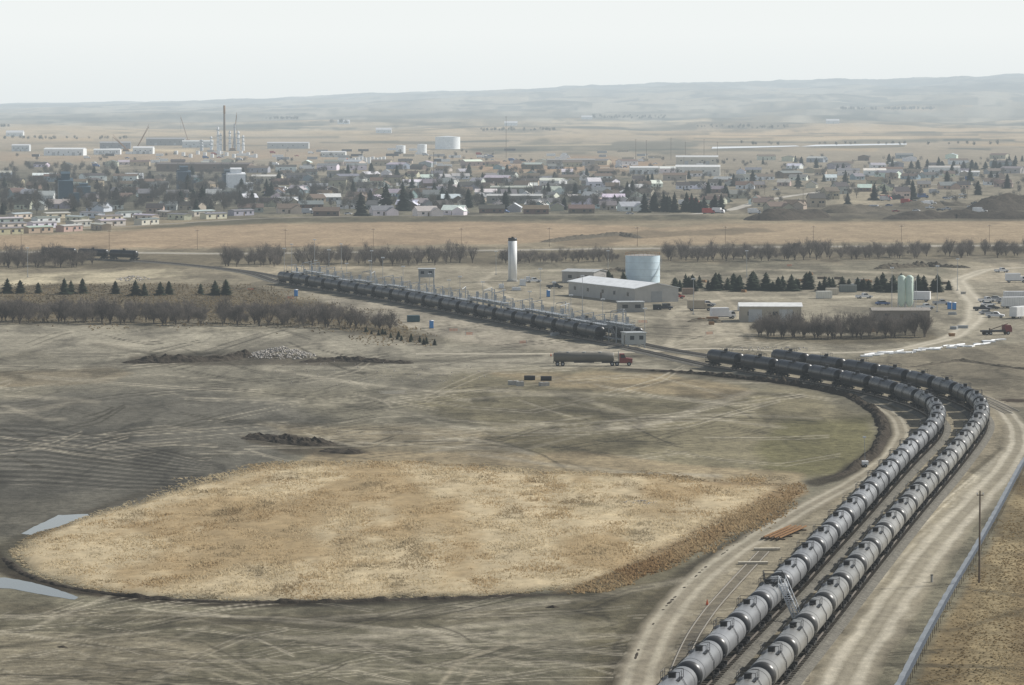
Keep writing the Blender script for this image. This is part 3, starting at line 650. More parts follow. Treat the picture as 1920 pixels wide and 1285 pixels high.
# ---------------------------------------------------------------- yard buildings
def gable(mb_w,mb_r,w,dp,h,rise,ov=.4,th=.18):
    x=w/2;y=dp/2
    mb_w.add([(-x,-y,0),(x,-y,0),(x,y,0),(-x,y,0),(-x,-y,h),(x,-y,h),(x,y,h),(-x,y,h),(-x,0,h+rise),(x,0,h+rise)],
      [(0,1,5,4),(2,3,7,6),(1,2,6,9,5),(3,0,4,8,7)])
    x+=ov;k=rise/y*ov
    for s in (-1,1):
        a=(-x,s*(y+ov),h-k);b=(x,s*(y+ov),h-k);c_=(x,0,h+rise);d_=(-x,0,h+rise)
        vs=[a,b,c_,d_]+[(p[0],p[1],p[2]+th) for p in (a,b,c_,d_)]
        mb_r.add(vs,[(0,3,2,1),(4,5,6,7),(0,1,5,4),(1,2,6,5),(3,0,4,7)] if s<0 else [(0,1,2,3),(7,6,5,4),(4,5,1,0),(5,6,2,1),(7,4,0,3)])
def building(name,label,cat,loc,rz,w,dp,h,rise,wc,rc,wins=0,doors=1,group=None,bay=0,chim=False,side=0):
    t=T(name,label,cat,loc,rz,group);a=MB();b=MB();gable(a,b,w,dp,h,rise)
    a.build('wall',M['col'],t,color=wc);ro=b.build('roof',M['roof'],t,color=rc)
    if chim: MB().box((w*.2,.8,h+rise),(.8,.8,1.6)).build('chimney',M['concrete'],ro)
    for k in range(wins):
        x=-w/2+(k+.5)*w/wins
        if doors and abs(x)<.9: x+=1.4
        MB().box((x,-dp/2-.02,h*.55),(1.5,.07,1.2)).build('window',M['glass'],t)
    if doors: MB().box((.1,-dp/2-.03,1.05),(1.,.09,2.1)).build('door',M['wood'],t)
    for k in range(bay):
        x=-w/2+(k+.5)*w/bay;MB().box((x,-dp/2-.04,min(h*.42,2.)),(min(w/bay*.6,4.),.1,min(h*.8,4.))).build('roller_door',M['col'],t,color=(.45,.46,.46))
    for k in range(side):
        y=-dp/2+(k+.5)*dp/side;MB().box((w/2+.03,y,h*.4),(.08,min(dp/side*.55,4),h*.75)).build('roller_door',M['col'],t,color=(.3,.31,.31))
    return t
A=G(1066,553);B=G(1190,568);v1=(B-A);L1=v1.length;ctr=A+v1/2
n1=Vector((-v1.y,v1.x,0)).normalized()
building('warehouse','long warehouse with bright white metal roof beside loading rack','warehouse',ctr+n1*8,math.atan2(v1.y,v1.x),L1,16,4.6,1.6,(.42,.41,.38),(.78,.8,.8),5,1,side=1)
building('shed','beige grey shed behind the long white warehouse','shed',G(1096,531)+Vector((0,6,0)),-.5,13,10,4.,.7,(.38,.36,.33),(.45,.46,.45),2,1)
building('storage_building','low beige building with pale roof behind bare shrubs','building',G(1446,604)+Vector((0,5,0)),-.04,18.3,11,4.6,.8,(.4,.36,.29),(.72,.72,.69),3,1,bay=2)
building('shed','low brown shed below the green silos','shed',G(1690,603)+Vector((0,4,0)),0,17,8,3.2,.6,(.22,.19,.16),(.3,.27,.23),2,1)
b=G(961,528);t=T('storage_tower','tall slender white tower with black top band','tower',b)
hT=82/PM(528)
MB().cyl((0,0,.5),(0,0,hT*.93),1.62,n=28).build('shaft',M['white'],t,True)
MB().cyl((0,0,hT*.93),(0,0,hT),1.6,n=28).build('top_band',M['black'],t,True)
MB().cyl((0,0,0),(0,0,.5),2.1,n=24).build('footing',M['concrete'],t)
mb=MB()
for x in (-.25,.25): mb.bar((x-1.0,-1.55,.5),(x-1.0,-1.55,hT*.89),.05)
for k in range(40): mb.bar((-1.25,-1.55,.7+k*.34),(-.75,-1.55,.7+k*.34),.03)
mb.build('ladder',M['steel'],t)
mb=MB();mb.box((0,0,hT+.2),(.8,.8,.4));mb.build('vent',M['black'],t)
for (u,v,w,h,l) in ((980,536,2.2,2.2,'small white equipment cabinet right of white tower'),(940,541,1.8,1.4,'small grey pump unit left of white tower'),(990,529,1.6,1.8,'tiny white cabinet furthest right of white tower'),(968,545,3.,1.,'low pipe skid in front of white tower')):
    q=T('equipment_unit',l,'equipment',G(u,v));MB().box((0,0,h/2+.15),(w,1.6,h)).build('housing',M['lamp'],q);MB().box((0,0,.08),(w+.5,2,.16)).build('base',M['concrete'],q);MB().cyl((w*.3,0,h+.15),(w*.3,0,h+.9),.12).build('pipe',M['steel'],q)
def tank(u,v,wpx,vtop,label,colr,roofc=(.6,.62,.62),rail=True,cone=.08,name='storage_tank',group=None):
    r=wpx/PM(v)/2;h=(v-vtop)/PM(v);base=G(u,v)+Vector((0,r*.9,0));t=T(name,label,'storage tank',base,0,group)
    MB().lathe([(0,r),(h,r)],'Z',n=40).build('shell',M['col'],t,True,color=colr)
    MB().lathe([(h,r*1.01),(h+r*cone,0.01)],'Z',n=40).build('roof',M['col'],t,True,color=roofc)
    if rail:
        for k in range(1,4): MB().lathe([(h*k/4-.08,r+.01),(h*k/4-.08,r+.07),(h*k/4+.08,r+.07),(h*k/4+.08,r+.01)],'Z',n=40).build('ring_girder',M['col'],t,color=tuple(x*.85 for x in colr))
        mb=MB()
        for k in range(24):
            a=k*math.pi/12;a2=(k+1)*math.pi/12;mb.bar((r*math.cos(a),r*math.sin(a),h),(r*math.cos(a),r*math.sin(a),h+1.05),.06);mb.bar((r*math.cos(a),r*math.sin(a),h+1.05),(r*math.cos(a2),r*math.sin(a2),h+1.05),.06)
        mb.build('handrail',M['rust'],t)
        mb=MB()
        for k in range(int(h/.35)):
            a=-1.2+k*.05;mb.box((r*1.06*math.cos(a),r*1.06*math.sin(a),.3+k*.35),(.9,.35,.06),a)
        mb.build('spiral_stair',M['steel'],t)
    return t
tank(1206,531,65,480,'pale blue storage tank with rusty rim behind the warehouse',(.62,.75,.82),(.33,.3,.27))
t=T('silo_cluster','pale green vertical silo pair with ladder frame','silo',G(1697,582));hs=66/PM(582)
for x in (-1.15,1.35): MB().lathe([(1.2,.5),(2.4,1.22),(hs-.6,1.22),(hs,.5),(hs,.01)],'Z',c=(x,0,0),n=20).build('silo',M['col'],t,True,color=(.55,.66,.57))
mb=MB()
for x in (-2.2,-.1,.2,2.5):
    for y in (-1,1): mb.bar((x,y,0),(x,y,2.6),.14)
mb.bar((2.8,-.8,0),(2.8,-.8,hs),.1);mb.bar((3.4,-.8,0),(3.4,-.8,hs),.1)
for k in range(26): mb.bar((2.8,-.8,.3+k*.4),(3.4,-.8,.3+k*.4),.04)
mb.build('frame',M['steel'],t)
# ---------------------------------------------------------------- vehicles
def wheels(t,xs,y,r=.4,w=.28,name='wheel'):
    for x in xs:
        for s in (-1,1):
            o=MB().cyl((x,s*y-w/2,r),(x,s*y+w/2,r),r,n=14).build(name,M['tyre'],t)
            MB().cyl((x,s*(y+w*.5)-.015,r),(x,s*(y+w*.5)+.015,r),r*.5,n=10).build('rim',M['steel'],o)
def prism(mb,prof,w):
    n=len(prof);vs=[(x,-w/2,z) for x,z in prof]+[(x,w/2,z) for x,z in prof]
    mb.add(vs,[tuple(range(n)),tuple(range(2*n-1,n-1,-1))]+[((i+1)%n,i,n+i,n+(i+1)%n) for i in range(n)]);return mb
def make_pickup():
    t=T('pickup_truck','x','pickup truck');w=1.95
    prism(MB(),[(-2.8,.45),(2.75,.45),(2.8,.95),(1.6,1.15),(-.6,1.15),(-.6,1.2),(-2.8,1.2)],w).build('body',M['col'],t,color=(.7,.7,.7))
    prism(MB(),[(-.6,1.15),(1.5,1.15),(.75,1.85),(-.45,1.87)],w-.15).build('cab',M['col'],t,color=(.7,.7,.7))
    mb=MB();prism(mb,[(-.45,1.25),(1.25,1.25),(.68,1.76),(-.38,1.77)],w-.12);mb.build('window',M['glass'],t)
    MB().box((-1.7,0,1.22),(2.0,w-.3,.05)).build('bed',M['black'],t)
    wheels(t,(-1.8,1.8),.9);return t
def make_sedan():
    t=T('parked_car','x','car');w=1.8
    prism(MB(),[(-2.3,.35),(2.3,.35),(2.3,.75),(1.2,.92),(-1.9,.95),(-2.3,.9)],w).build('body',M['col'],t,color=(.5,.5,.5))
    prism(MB(),[(-1.8,.93),(1.1,.92),(.45,1.42),(-1.2,1.42)],w-.2).build('cabin',M['glass'],t);wheels(t,(-1.4,1.4),.85,.32);return t
def make_van():
    t=T('box_truck','x','truck');w=2.4
    MB().box((-1.2,0,2.1),(5.4,w,2.6)).build('cargo_box',M['col'],t,color=(.75,.75,.75))
    prism(MB(),[(1.6,.6),(3.7,.6),(3.7,1.4),(3.2,2.3),(1.6,2.4)],2.1).build('cab',M['col'],t,color=(.75,.75,.75))
    prism(MB(),[(2.3,1.5),(3.62,1.5),(3.2,2.2),(2.3,2.25)],2.14).build('window',M['glass'],t)
    MB().box((0,0,.65),(7,.9,.25)).build('chassis',M['black'],t);wheels(t,(-2.6,2.7),1.05,.48);return t
def tanker(loc,rz,label,cabc):
    t=T('tanker_truck',label,'tanker truck',loc,rz)
    prism(MB(),[(6.8,.7),(10.0,.7),(10.05,1.8),(8.4,2.0),(8.0,3.0),(6.8,3.05)],2.3).build('cab',M['col'],t,color=cabc)
    prism(MB(),[(7.1,2.05),(8.35,2.05),(7.98,2.85),(7.1,2.85)],2.34).build('window',M['glass'],t)
    MB().box((6.2,0,.85),(7.6,.9,.3)).build('chassis',M['black'],t)
    MB().cyl((6.6,.9,1),(6.6,.9,3.6),.1).build('exhaust_stack',M['steel'],t)
    mb=MB();pr=[(-9.6,.01),(-9.6,.9),(-9.3,1.12),(-3,1.15),(2.6,1.15),(5.2,1.1),(5.45,.9),(5.45,.01)]
    vs=[];n=20
    for (x,r) in pr:
        for k in range(n):
            a=2*math.pi*k/n;vs.append((x,r*1.08*math.cos(a),2.2+r*math.sin(a)))
    mb.add(vs,[(i*n+k,i*n+(k+1)%n,(i+1)*n+(k+1)%n,(i+1)*n+k) for i in range(len(pr)-1) for k in range(n)])
    mb.build('trailer_tank',M['col'],t,True,color=(.15,.14,.115))
    mb=MB();mb.box((-2,0,1.1),(14.6,.8,.25));mb.box((-9.5,0,1.0),(.2,2.3,.5));mb.box((-2,-1.25,1.0),(5,.3,.35));mb.build('trailer_frame',M['black'],t)
    mb=MB()
    for x in (-6,-2,2): mb.cyl((x,0,3.3),(x,0,3.5),.4,n=12)
    mb.box((-2,.5,3.45),(13,.35,.05));mb.build('hatch_walkway',M['steel'],t)
    wheels(t,(-8.6,-7.3,5.0,6.2,9.2),1.05,.52,.3)
    for s in (-1,1): MB().box((10.07,s*.8,1.2),(.06,.3,.25)).build('headlight',M['lamp'],t)
    return t
tanker(G(1110,686),0,'red cab tanker truck with long dull tank crossing dirt road',(.2,.04,.035))
PK=make_pickup();SD=make_sedan();BT=make_van()
VC={'white':(.78,.78,.78),'red':(.4,.05,.04),'dark':(.05,.055,.065),'silver':(.45,.46,.48),'blue':(.08,.14,.3),'tan':(.4,.34,.25)}
def veh(p,u,v,rz,c,label,group=None):
    cc=VC[c];return dup(p,G(u,v),rz,label,group,colors={'body':cc,'cab':cc,'cargo_box':cc})
veh(PK,1268,560,.2,'red','red pickup parked beside the long white warehouse')
veh(PK,1245,581,0,'dark','dark pickup parked left of the dumpsters')
veh(BT,1356,598,.3,'white','white box truck in the yard left of beige building')
veh(BT,1312,583,.0,'tan','tan truck standing in the open yard')
veh(BT,1722,566,2.9,'white','white truck just right of green silos')
veh(PK,1735,580,.3,'white','white pickup in front of white truck by silos')
for i,(u,v,p,c,l) in enumerate([(1850,567,PK,'white','white pickup, back row left of right edge'),(1868,563,SD,'silver','silver car, second in back row at right'),(1884,569,PK,'silver','silver pickup nearest the white trailers'),(1860,580,SD,'dark','dark car between two pickup rows at right'),(1866,596,PK,'white','white pickup lowest in the right car park'),(1890,577,SD,'dark','dark car beside white trailers at right'),(1878,511,PK,'white','white pickup on the road at upper right'),(1000,530,PK,'white','white pickup right of the tower cabinets'),(1040,541,PK,'dark','dark pickup left of the long warehouse'),(1325,575,PK,'silver','silver pickup behind the tan yard truck'),(1620,560,PK,'white','white pickup before conifers left of silos'),(1655,572,SD,'blue','blue car just left of the green silos'),(1765,572,PK,'silver','silver pickup between silos and blue toilets'),(1853,574,SD,'white','white car in middle row of right car park'),(1842,583,PK,'dark','dark pickup leftmost in the right car park'),(1850,590,SD,'silver','silver car low left in the right car park'),(1905,530,BT,'white','white box truck near right edge above trailers')]):
    veh(p,u,v,random.uniform(-.4,.4),c,l)
def container(u,v,w,dp,h,c,label,rz=0,wheels_=False,cat='trailer',name='site_trailer'):
    t=T(name,label,cat,G(u,v),rz);z=.7 if wheels_ else .1
    MB().box((0,0,z+h/2),(w,dp,h)).build('body',M['col'],t,color=c)
    mb=MB()
    for k in range(int(w/.8)): mb.box((-w/2+.4+k*.8,-dp/2-.03,z+h/2),(.12,.06,h*.9))
    mb.build('ribs',M['col'],t,color=tuple(x*.85 for x in c))
    MB().box((w/2+.02,0,z+h/2),(.05,dp*.85,h*.85)).build('door',M['col'],t,color=tuple(x*.7 for x in c))
    if wheels_: wheels(t,(-w*.3,-w*.3+1.1),dp/2-.2,.45)
    return t
container(1905,578,9,2.6,2.9,(.75,.75,.73),'white trailer at right edge, rear one',.2,True)
container(1912,597,8,2.6,2.9,(.78,.78,.76),'white trailer at right edge, nearest one',.9,True)
container(1905,565,8,2.6,2.6,(.7,.7,.7),'white trailer at right edge, middle one',.1,True)
container(1545,560,5,2.6,2.4,(.7,.68,.6),'pale container before the yard conifers',.2)
container(1560,553,4,2.4,2.2,(.55,.5,.4),'small tan container behind pale one',.2)
container(1392,583,3,2.2,2.,(.7,.7,.7),'small white container left of beige building')
container(1232,581,2.6,1.8,1.6,(.05,.06,.05),'dark green dumpster right of grey cabin, left one',0,False,'dumpster','dumpster')
container(1249,579,2.6,1.8,1.6,(.06,.06,.05),'dark green dumpster right of grey cabin, right one',0,False,'dumpster','dumpster')
container(1590,548,6,2.4,2.4,(.2,.22,.2),'dark container among the yard conifers',-.1)
container(1290,552,4,2.4,2.,(.3,.22,.16),'rusty container right of the red pickup',.1)
def toilet(u,v,label):
    t=T('portable_toilet',label,'portable toilet',G(u,v))
    MB().box((0,0,1.15),(1.2,1.2,2.1)).build('body',M['col'],t,color=(.04,.2,.5));MB().box((0,0,.05),(1.3,1.3,.1)).build('base',M['black'],t)
    MB().box((0,-.62,1.1),(.8,.05,1.8)).build('door',M['col'],t,color=(.06,.26,.6));MB().lathe([(2.2,.85),(2.4,.5),(2.42,.01)],'Z',n=4).build('roof',M['lamp'],t)
for u,v,l in ((809,616,'blue portable toilet standing alone below the loading rack'),(1028,557,'blue portable toilet left of long warehouse'),(1389,582,'blue portable toilet left of the beige building'),(1789,581,'blue portable toilet right of green silos'),(555,556,'blue portable toilet near far end of loading row'),(1780,580,'blue portable toilet paired left at silos')): toilet(u,v,l)
container(775,604,3.6,2,1.9,(.04,.10,.12),'dark blue skid tank below the loading rack',.2,False,'container','container')
t=T('boom_truck','red boom truck with raised arm by the right road','truck',G(1868,628),.3)
MB().box((-1,0,1.1),(7,2.2,.5)).build('chassis',M['black'],t);prism(MB(),[(2.2,.8),(4.4,.8),(4.4,1.8),(4,2.7),(2.2,2.8)],2.2).build('cab',M['col'],t,color=(.2,.045,.04))
mb=MB();mb.bar((-2,0,1.4),(3.5,0,3.1),.2);mb.bar((-2,0,1.2),(-2,0,1.9),.4);mb.build('boom',M['wood'],t);wheels(t,(-3.4,-2.2,3.2),1.,.5)
for i,(u,v,l) in enumerate([(850,622,'orange mesh barrier above the lone blue toilet'),(880,629,'orange mesh barrier second along below rack'),(980,645,'orange mesh barrier below the middle of rack'),(1045,668,'orange mesh barrier by the tanker truck rear'),(1205,606,'orange mesh barrier right of the rack near end'),(1330,628,'orange mesh barrier in the open yard'),(470,545,'orange mesh barrier at left scrub edge'),(545,561,'orange mesh barrier by far end toilet'),(1480,500,'orange mesh barrier beyond the yard conifers'),(1700,545,'orange mesh barrier among right yard conifers'),(1540,545,'orange mesh barrier in front of yard conifers')]):
    t=T('barrier_fence',l,'barrier',G(u,v),random.uniform(-.5,.5))
    w=random.uniform(2.,3.2);mb=MB()
    for k in range(3): mb.box((0,0,.25+k*.22+.05*k),(w,.04,.07))
    for k in range(7): mb.box((-w/2+w*k/6,.03,.5),(.05,.03,.7))
    mb.build('mesh_panel',M['orange'],t)
    for x in (-w/2,w/2): MB().box((x,-.06,.5),(.07,.07,1.)).build('post',M['steel'],t)
# ---------------------------------------------------------------- near things
def pole(u,v,h,label,r=.16,arm=2.4,group=None,rz=0,name='utility_pole'):
    t=T(name,label,'utility pole',G(u,v),rz,group)
    MB().cyl((0,0,-.2),(0,0,h),r,r*.65,n=8).build('pole',M['wood'],t)
    if arm:
        MB().box((0,-.12,h-.6),(arm,.12,.14)).build('crossarm',M['wood'],t)
        for x in (-arm*.45,arm*.45): MB().cyl((x,-.12,h-.5),(x,-.12,h-.25),.07,n=6).build('insulator',M['lamp'],t)
    return t
pole(1836,1093,12.6,'tall bare wooden pole standing alone beside silt fence',arm=.9)
t=T('marker_post','short grey post on the soil left of silt fence','post',G(1747,1092));MB().cyl((0,0,0),(0,0,.95),.16,n=10).build('post',M['concrete'],t);MB().cyl((0,0,.95),(0,0,1.05),.2,n=10).build('cap',M['black'],t)
t=T('light_trailer','white light trailer with thin mast inside track curve','light trailer',G(1622,876));MB().box((0,0,.75),(1.1,1.5,.7)).build('body',M['white'],t);MB().cyl((0,0,1.),(-.15,0,5.4),.05,n=6).build('mast',M['steel'],t);MB().box((-.15,0,5.4),(.6,.25,.3)).build('lamp_head',M['lamp'],t);wheels(t,(0,),.85,.3,.18)
fp=smooth_path([G(u,v) for u,v in [(2010,760),(1925,868),(1880,955),(1840,1028),(1790,1112),(1740,1205),(1690,1305)]],1.5,6)
t=T('silt_fence','long grey fabric silt fence running down lower right corner','fence');mb=MB();n=len(fp)
vs=[]
for i,p in enumerate(fp):
    j=.04*math.sin(i*1.3)+random.uniform(-.03,.03)
    for (dx,z) in ((-1.35,.03),(-.6,.22+j),(.15,.8+j)): vs.append((p[0]+dx+j,p[1],z))
mb.add(vs,[(3*i+q,3*i+3+q,3*i+4+q,3*i+1+q) for i in range(n-1) for q in (0,1)]);mb.build('fabric',M['fabric'],t)
for i in range(0,n,max(1,n//90)): MB().box((fp[i][0]+.25,fp[i][1],.5),(.06,.06,1.)).build('post',M['wood'],t)
p0_=G(1497,1168);p1_=G(1466,1094,4.9);t=T('access_stair','aluminium access stair leaning between the two near rows','stair',p0_);dv=p1_-p0_;sx=Vector((.45,.1,0))
for s in (-1,1):
    MB().bar(sx*s,dv+sx*s,.14).build('stringer',M['lamp'],t)
    mb=MB();mb.bar(sx*s+Vector((0,0,1)),dv+sx*s+Vector((0,0,1)),.07)
    for k in range(7): q=dv*(k/6)+sx*s;mb.bar(q,q+Vector((0,0,1)),.06)
    mb.build('handrail',M['lamp'],t)
mb=MB()
for k in range(18): q=dv*((k+.5)/18);mb.box(q,(.9,.28,.05))
mb.build('steps',M['lamp'],t)
MB().box((0,0,.2),(1.6,1.2,.25)).build('base',M['black'],t);wheels(t,(-.6,.6),.6,.25,.15)
q=T('platform_cage','black railed work platform on top of a near tank car','platform',G(1450,1089,4.75))
MB().box((0,0,0),(2.4,3.,.12)).build('deck',M['black'],q);mb=MB()
for x in (-1.2,1.2):
    for y in (-1.5,0,1.5): mb.bar((x,y,0),(x,y,1.1),.06)
    for z in (.6,1.1): mb.bar((x,-1.5,z),(x,1.5,z),.055)
for y in (-1.5,1.5):
    for z in (.6,1.1): mb.bar((-1.2,y,z),(1.2,y,z),.055)
mb.build('guard_rail',M['black'],q)
mb=MB()
for x in (-1.1,1.1): mb.bar((x,0,-.1),(x*.7,0,-.45),.1)
mb.build('bracket',M['black'],q)
t=T('steel_stack','stack of rusty brown steel beams left of near cars','steel stack',G(1470,1003),-.35)
for k in range(8): MB().box((-1.4+k*.4,0,.3+.24*(k%2)),(.2,15,.2)).build('beam',M['rust'] if k%2 else M['wood'],t)
for k in range(4): MB().box((0,-6+k*4,.1),(3.8,.25,.2)).build('bearer',M['wood'],t)
for (u,v,w,l) in ((1438,1032,3.8,'upper pale timber lying beside the bare track'),(1412,1058,4.2,'lower pale timber lying beside the bare track')):
    t=T('timber',l,'timber',G(u,v),.05);
    MB().box((0,0,.2),(w,.8,.3)).build('beam',M['plank'],t)
for (u,v,w,l,m) in ((738,737,3.,'weathered loose planks on the soil near the middle','plank'),(1905,752,2.,'loose poles near the right track panels','wood')):
    t=T('plank_pile',l,'plank pile',G(u,v),.2)
    for k in range(6): MB().box((random.uniform(-1,1),k*1.2-3,.08+.02*k),(6,.25,.1),random.uniform(-.25,.25)).build('plank',M[m],t)
for i,(u,v,m,w,h,l) in enumerate([(962,722,'concrete',2.4,1.,'pale concrete block, left one of the small group'),(975,724,'concrete',1.6,1.1,'pale concrete block, middle one of the small group'),(1020,724,'concrete',2.2,.9,'pale concrete block, right one of the small group')]):
    t=T('concrete_block',l,'concrete block',G(u,v),.2*i);MB().box((0,0,h/2),(w,1.3,h)).build('block',M[m],t);MB().cyl((0,0,h),(0,0,h+.12),.12).build('lifting_eye',M['rust'],t)
for i,(u,v,l) in enumerate([(993,713,'black drain pipe section behind concrete blocks, left'),(1024,714,'black drain pipe section behind concrete blocks, right')]):
    o=MB().cyl((-1.3,0,.55),(1.3,0,.55),.55,n=16,cap=False).build('drain_pipe',M['black'],loc=G(u,v));tag(o,l,'pipe')
r_=random.Random(12)
for i in range(40):
    s=i/39;u=1625+ (1875-1625)*s+r_.uniform(-8,8);v=668-28*s**1.2+r_.uniform(-3,3)
    o=MB();w=r_.uniform(1,4)
    if i%3==0: o.box((0,0,.2),(w,r_.uniform(1.5,4),.35),r_.uniform(0,3))
    else: 
        a=r_.uniform(0,.8);o.cyl((-w/2*math.cos(a),-w*math.sin(a),.25),(w/2*math.cos(a),w*math.sin(a),.25),.22,n=8)
    nm='white_sheet' if i%3==0 else 'white_pipe'
    q=tag(o.build(nm,M['white'],loc=G(u,v)),None,'panel' if i%3==0 else 'pipe','white building materials strewn along the right road')
    rank(q,'white flat sheet' if i%3==0 else 'white pipe length','row strewn by right road',u)
for i in range(36):
    u=r_.uniform(1000,1400) if i%2 else r_.uniform(1500,1880);v=r_.uniform(510,560) if i%3 else r_.uniform(575,640)
    if 1055<u<1260 and v>515 or 1380<u<1510 and v>570: continue
    c=r_.choice(['wood','concrete','rust','steel']);w=r_.uniform(1.5,4);q=T('material_stack','x','material stack',G(u,v),r_.uniform(-.6,.6),'material stacks in the yard')
    for k in range(3): MB().box((0,0,.15+k*.3),(w*r_.uniform(.8,1),1.2,.24),r_.uniform(-.05,.05)).build('layer',M[c],q)
    rank(q,{'wood':'timber','concrete':'concrete','rust':'rusty steel','steel':'grey steel'}[c]+' material stack','yard '+('left' if u<1450 else 'right')+' part',u)
for i,(u,v) in enumerate([(1033,668),(1326,1135)]):
    q=T('traffic_cone',['orange cone beside the tanker truck rear','orange cone left of the near bare track'][i],'cone',G(u,v));MB().cyl((0,0,.04),(0,0,.75),.2,.04,n=12).build('cone',M['orange'],q);MB().box((0,0,.02),(.45,.45,.04)).build('base',M['black'],q)
# ---------------------------------------------------------------- trees
def make_bare(h,wd,seed,ntw=900,limbs=9,zb=.08,name='bare_tree'):
    r=random.Random(seed);t=T(name,'x','tree');tr=MB();cr=MB();base=Vector((0,0,h*zb))
    tr.cyl((0,0,-.2),base,.17,.15,6);lobes=[]
    for k in range(limbs):
        a=6.283*k/limbs+r.uniform(-.4,.4);el=r.uniform(.25,1.);q=r.uniform(.75,1.05)
        e=Vector((math.cos(a)*wd*.42*(1-el*.6)*q,math.sin(a)*wd*.42*(1-el*.6)*q,h*(.5+.45*el)*q))
        m_=base.lerp(e,.45)+Vector((math.cos(a)*.15,math.sin(a)*.15,.3))
        tr.cyl(base,m_,.09,.06,5,False);tr.cyl(m_,e,.06,.02,4,False);lobes.append((m_,e))
        for j in range(3):
            s=m_.lerp(e,r.uniform(0,.7));e2=s+Vector((r.gauss(0,.5),r.gauss(0,.5),r.uniform(.5,1.3)))*h/7;tr.cyl(s,e2,.035,.012,3,False);lobes.append((s,e2))
    for k in range(ntw):
        s,e=r.choice(lobes);p=s.lerp(e,r.uniform(-.3,1.15))+Vector((r.gauss(0,.4),r.gauss(0,.4),r.gauss(-.1,.35)))*h/7
        d_=((p-base).normalized()*.8+Vector((r.gauss(0,.5),r.gauss(0,.5),r.gauss(.35,.4)))).normalized()*r.uniform(.4,1.)*h/7
        w=Vector((r.gauss(0,1),r.gauss(0,1),r.gauss(0,.3))).normalized()*r.uniform(.025,.05)*(h/7)
        cr.add([p-w,p+w,p+d_],[(0,1,2)])
    tr.build('trunk',M['bark'],t);cr.build('crown',M['twig'],t,color=(.16,.135,.11));return t
def make_conifer(h,wd,seed,name='conifer_tree'):
    r=random.Random(seed);t=T(name,'x','tree');MB().cyl((0,0,-.1),(0,0,h*.95),.2,.03,6).build('trunk',M['bark'],t);cr=MB();nl=int(17)
    pw=[.72,.55,.62][seed%3]
    for i in range(nl):
        f=i/(nl-1);z=h*(.04+.9*f);R=wd/2*(1-f)**pw*r.uniform(.7,1.2)+.15;n=max(6,int(20*(1-f)+6));ox=r.uniform(-.15,.15);oy=r.uniform(-.15,.15)
        for k in range(n):
            a=2*math.pi*k/n+r.uniform(-.25,.25);q=R*r.uniform(.55,1.2);dz=-h*.03*r.uniform(-.8,1.8)
            c_,s_=math.cos(a),math.sin(a);wq=R*.3+.1
            top=h*.07
            cr.add([(ox,oy,z+top),(c_*q*.75-s_*wq,s_*q*.75+c_*wq,z+dz*.5),(c_*q,s_*q,z+dz),(c_*q*.75+s_*wq,s_*q*.75-c_*wq,z+dz*.5)],[(0,1,2),(0,2,3)])
    cr.build('crown',M['needle'],t,color=(.035,.055,.03));return t
BARE=[make_bare(7,6.5,i,1050,8+i%3) for i in range(6)]
TALL=[make_bare(10,8,20+i,1000,10,.16) for i in range(4)]
CON=[make_conifer(10,5.6,i) for i in range(3)]
r_=random.Random(11)
def row(protos,pts,n,hm,lab,group,jv=3.,color=None,ju=9,wx=1.):
    pts=[Vector((p[0],p[1],0)) for p in pts];ds=[0]
    for i in range(1,len(pts)): ds.append(ds[-1]+(pts[i]-pts[i-1]).length)
    for k in range(n):
        s=(k+r_.uniform(.0,1.))/n*ds[-1];i=max(j for j in range(len(ds)) if ds[j]<=s);i=min(i,len(pts)-2);p=pts[i].lerp(pts[i+1],(s-ds[i])/(ds[i+1]-ds[i]))
        u=p.x+r_.uniform(-ju,ju);v=p.y+r_.uniform(-jv,jv);pr=r_.choice(protos);q=hm*r_.choice([r_.uniform(.6,.85),r_.uniform(.8,1.15),r_.uniform(.9,1.2)])
        b=r_.uniform(.75,1.25);cc=color or (.18,.16,.14)
        dup(pr,G(u,v),r_.uniform(0,6.28),lab,group,scale=(q*r_.uniform(1.,1.4)*wx,q*r_.uniform(1.,1.35)*wx,q),colors={'crown':tuple(x*b for x in cc)})
SB='bare brown tree in the shelterbelt '
BELTS=[([(418,497),(530,498)],13,1.15),([(550,497),(700,496),(885,494)],32,1.15),([(935,494),(1060,492),(1165,490)],18,.9),([(1250,490),(1500,486),(1745,483)],46,1.15),([(1765,482),(1930,480)],14,1.15),([(-20,502),(80,501),(170,498)],20,1.25),([(-10,604),(200,606),(380,608)],30,1.05),([(400,608),(560,610),(740,618)],27,1.),([(-10,585),(300,588),(640,596)],14,.6),([(1412,630),(1560,634),(1745,630)],38,.98)]
BL=[(SB+'left of the gap behind loading rack','trees of the left shelterbelt section'),(SB+'between loading row and white tower','trees of the middle shelterbelt section'),(SB+'behind white tower and blue tank','trees behind the white tower'),(SB+'right of the blue tank','trees of the right shelterbelt section'),(SB+'at the far right edge','trees of the far right shelterbelt section'),(SB+'at far left by black rail cars','trees left of the far rail cars'),('bare brown tree in the near left shelterbelt, left half','trees of the near left shelterbelt, left half'),('bare brown tree in the near left shelterbelt, right half','trees of the near left shelterbelt, right half'),('low bare tree in the back line of near left shelterbelt','back line of the near left shelterbelt'),('bare brown tree in the thicket below beige building','trees of the thicket at right')]
for (pts,n,hm),(l,gp) in zip(BELTS,BL): row(BARE,pts,n,hm,l,gp)
CG=(.03,.042,.024)
row(CON,[(0,550),(200,552),(450,553)],14,.5,'small dark conifer in the sparse line at left','small conifers at left',wx=1.35,color=CG)
row(CON,[(1265,545),(1340,543)],10,.5,'small dark conifer in the clump right of blue tank','conifers right of the blue tank',wx=1.35,color=CG)
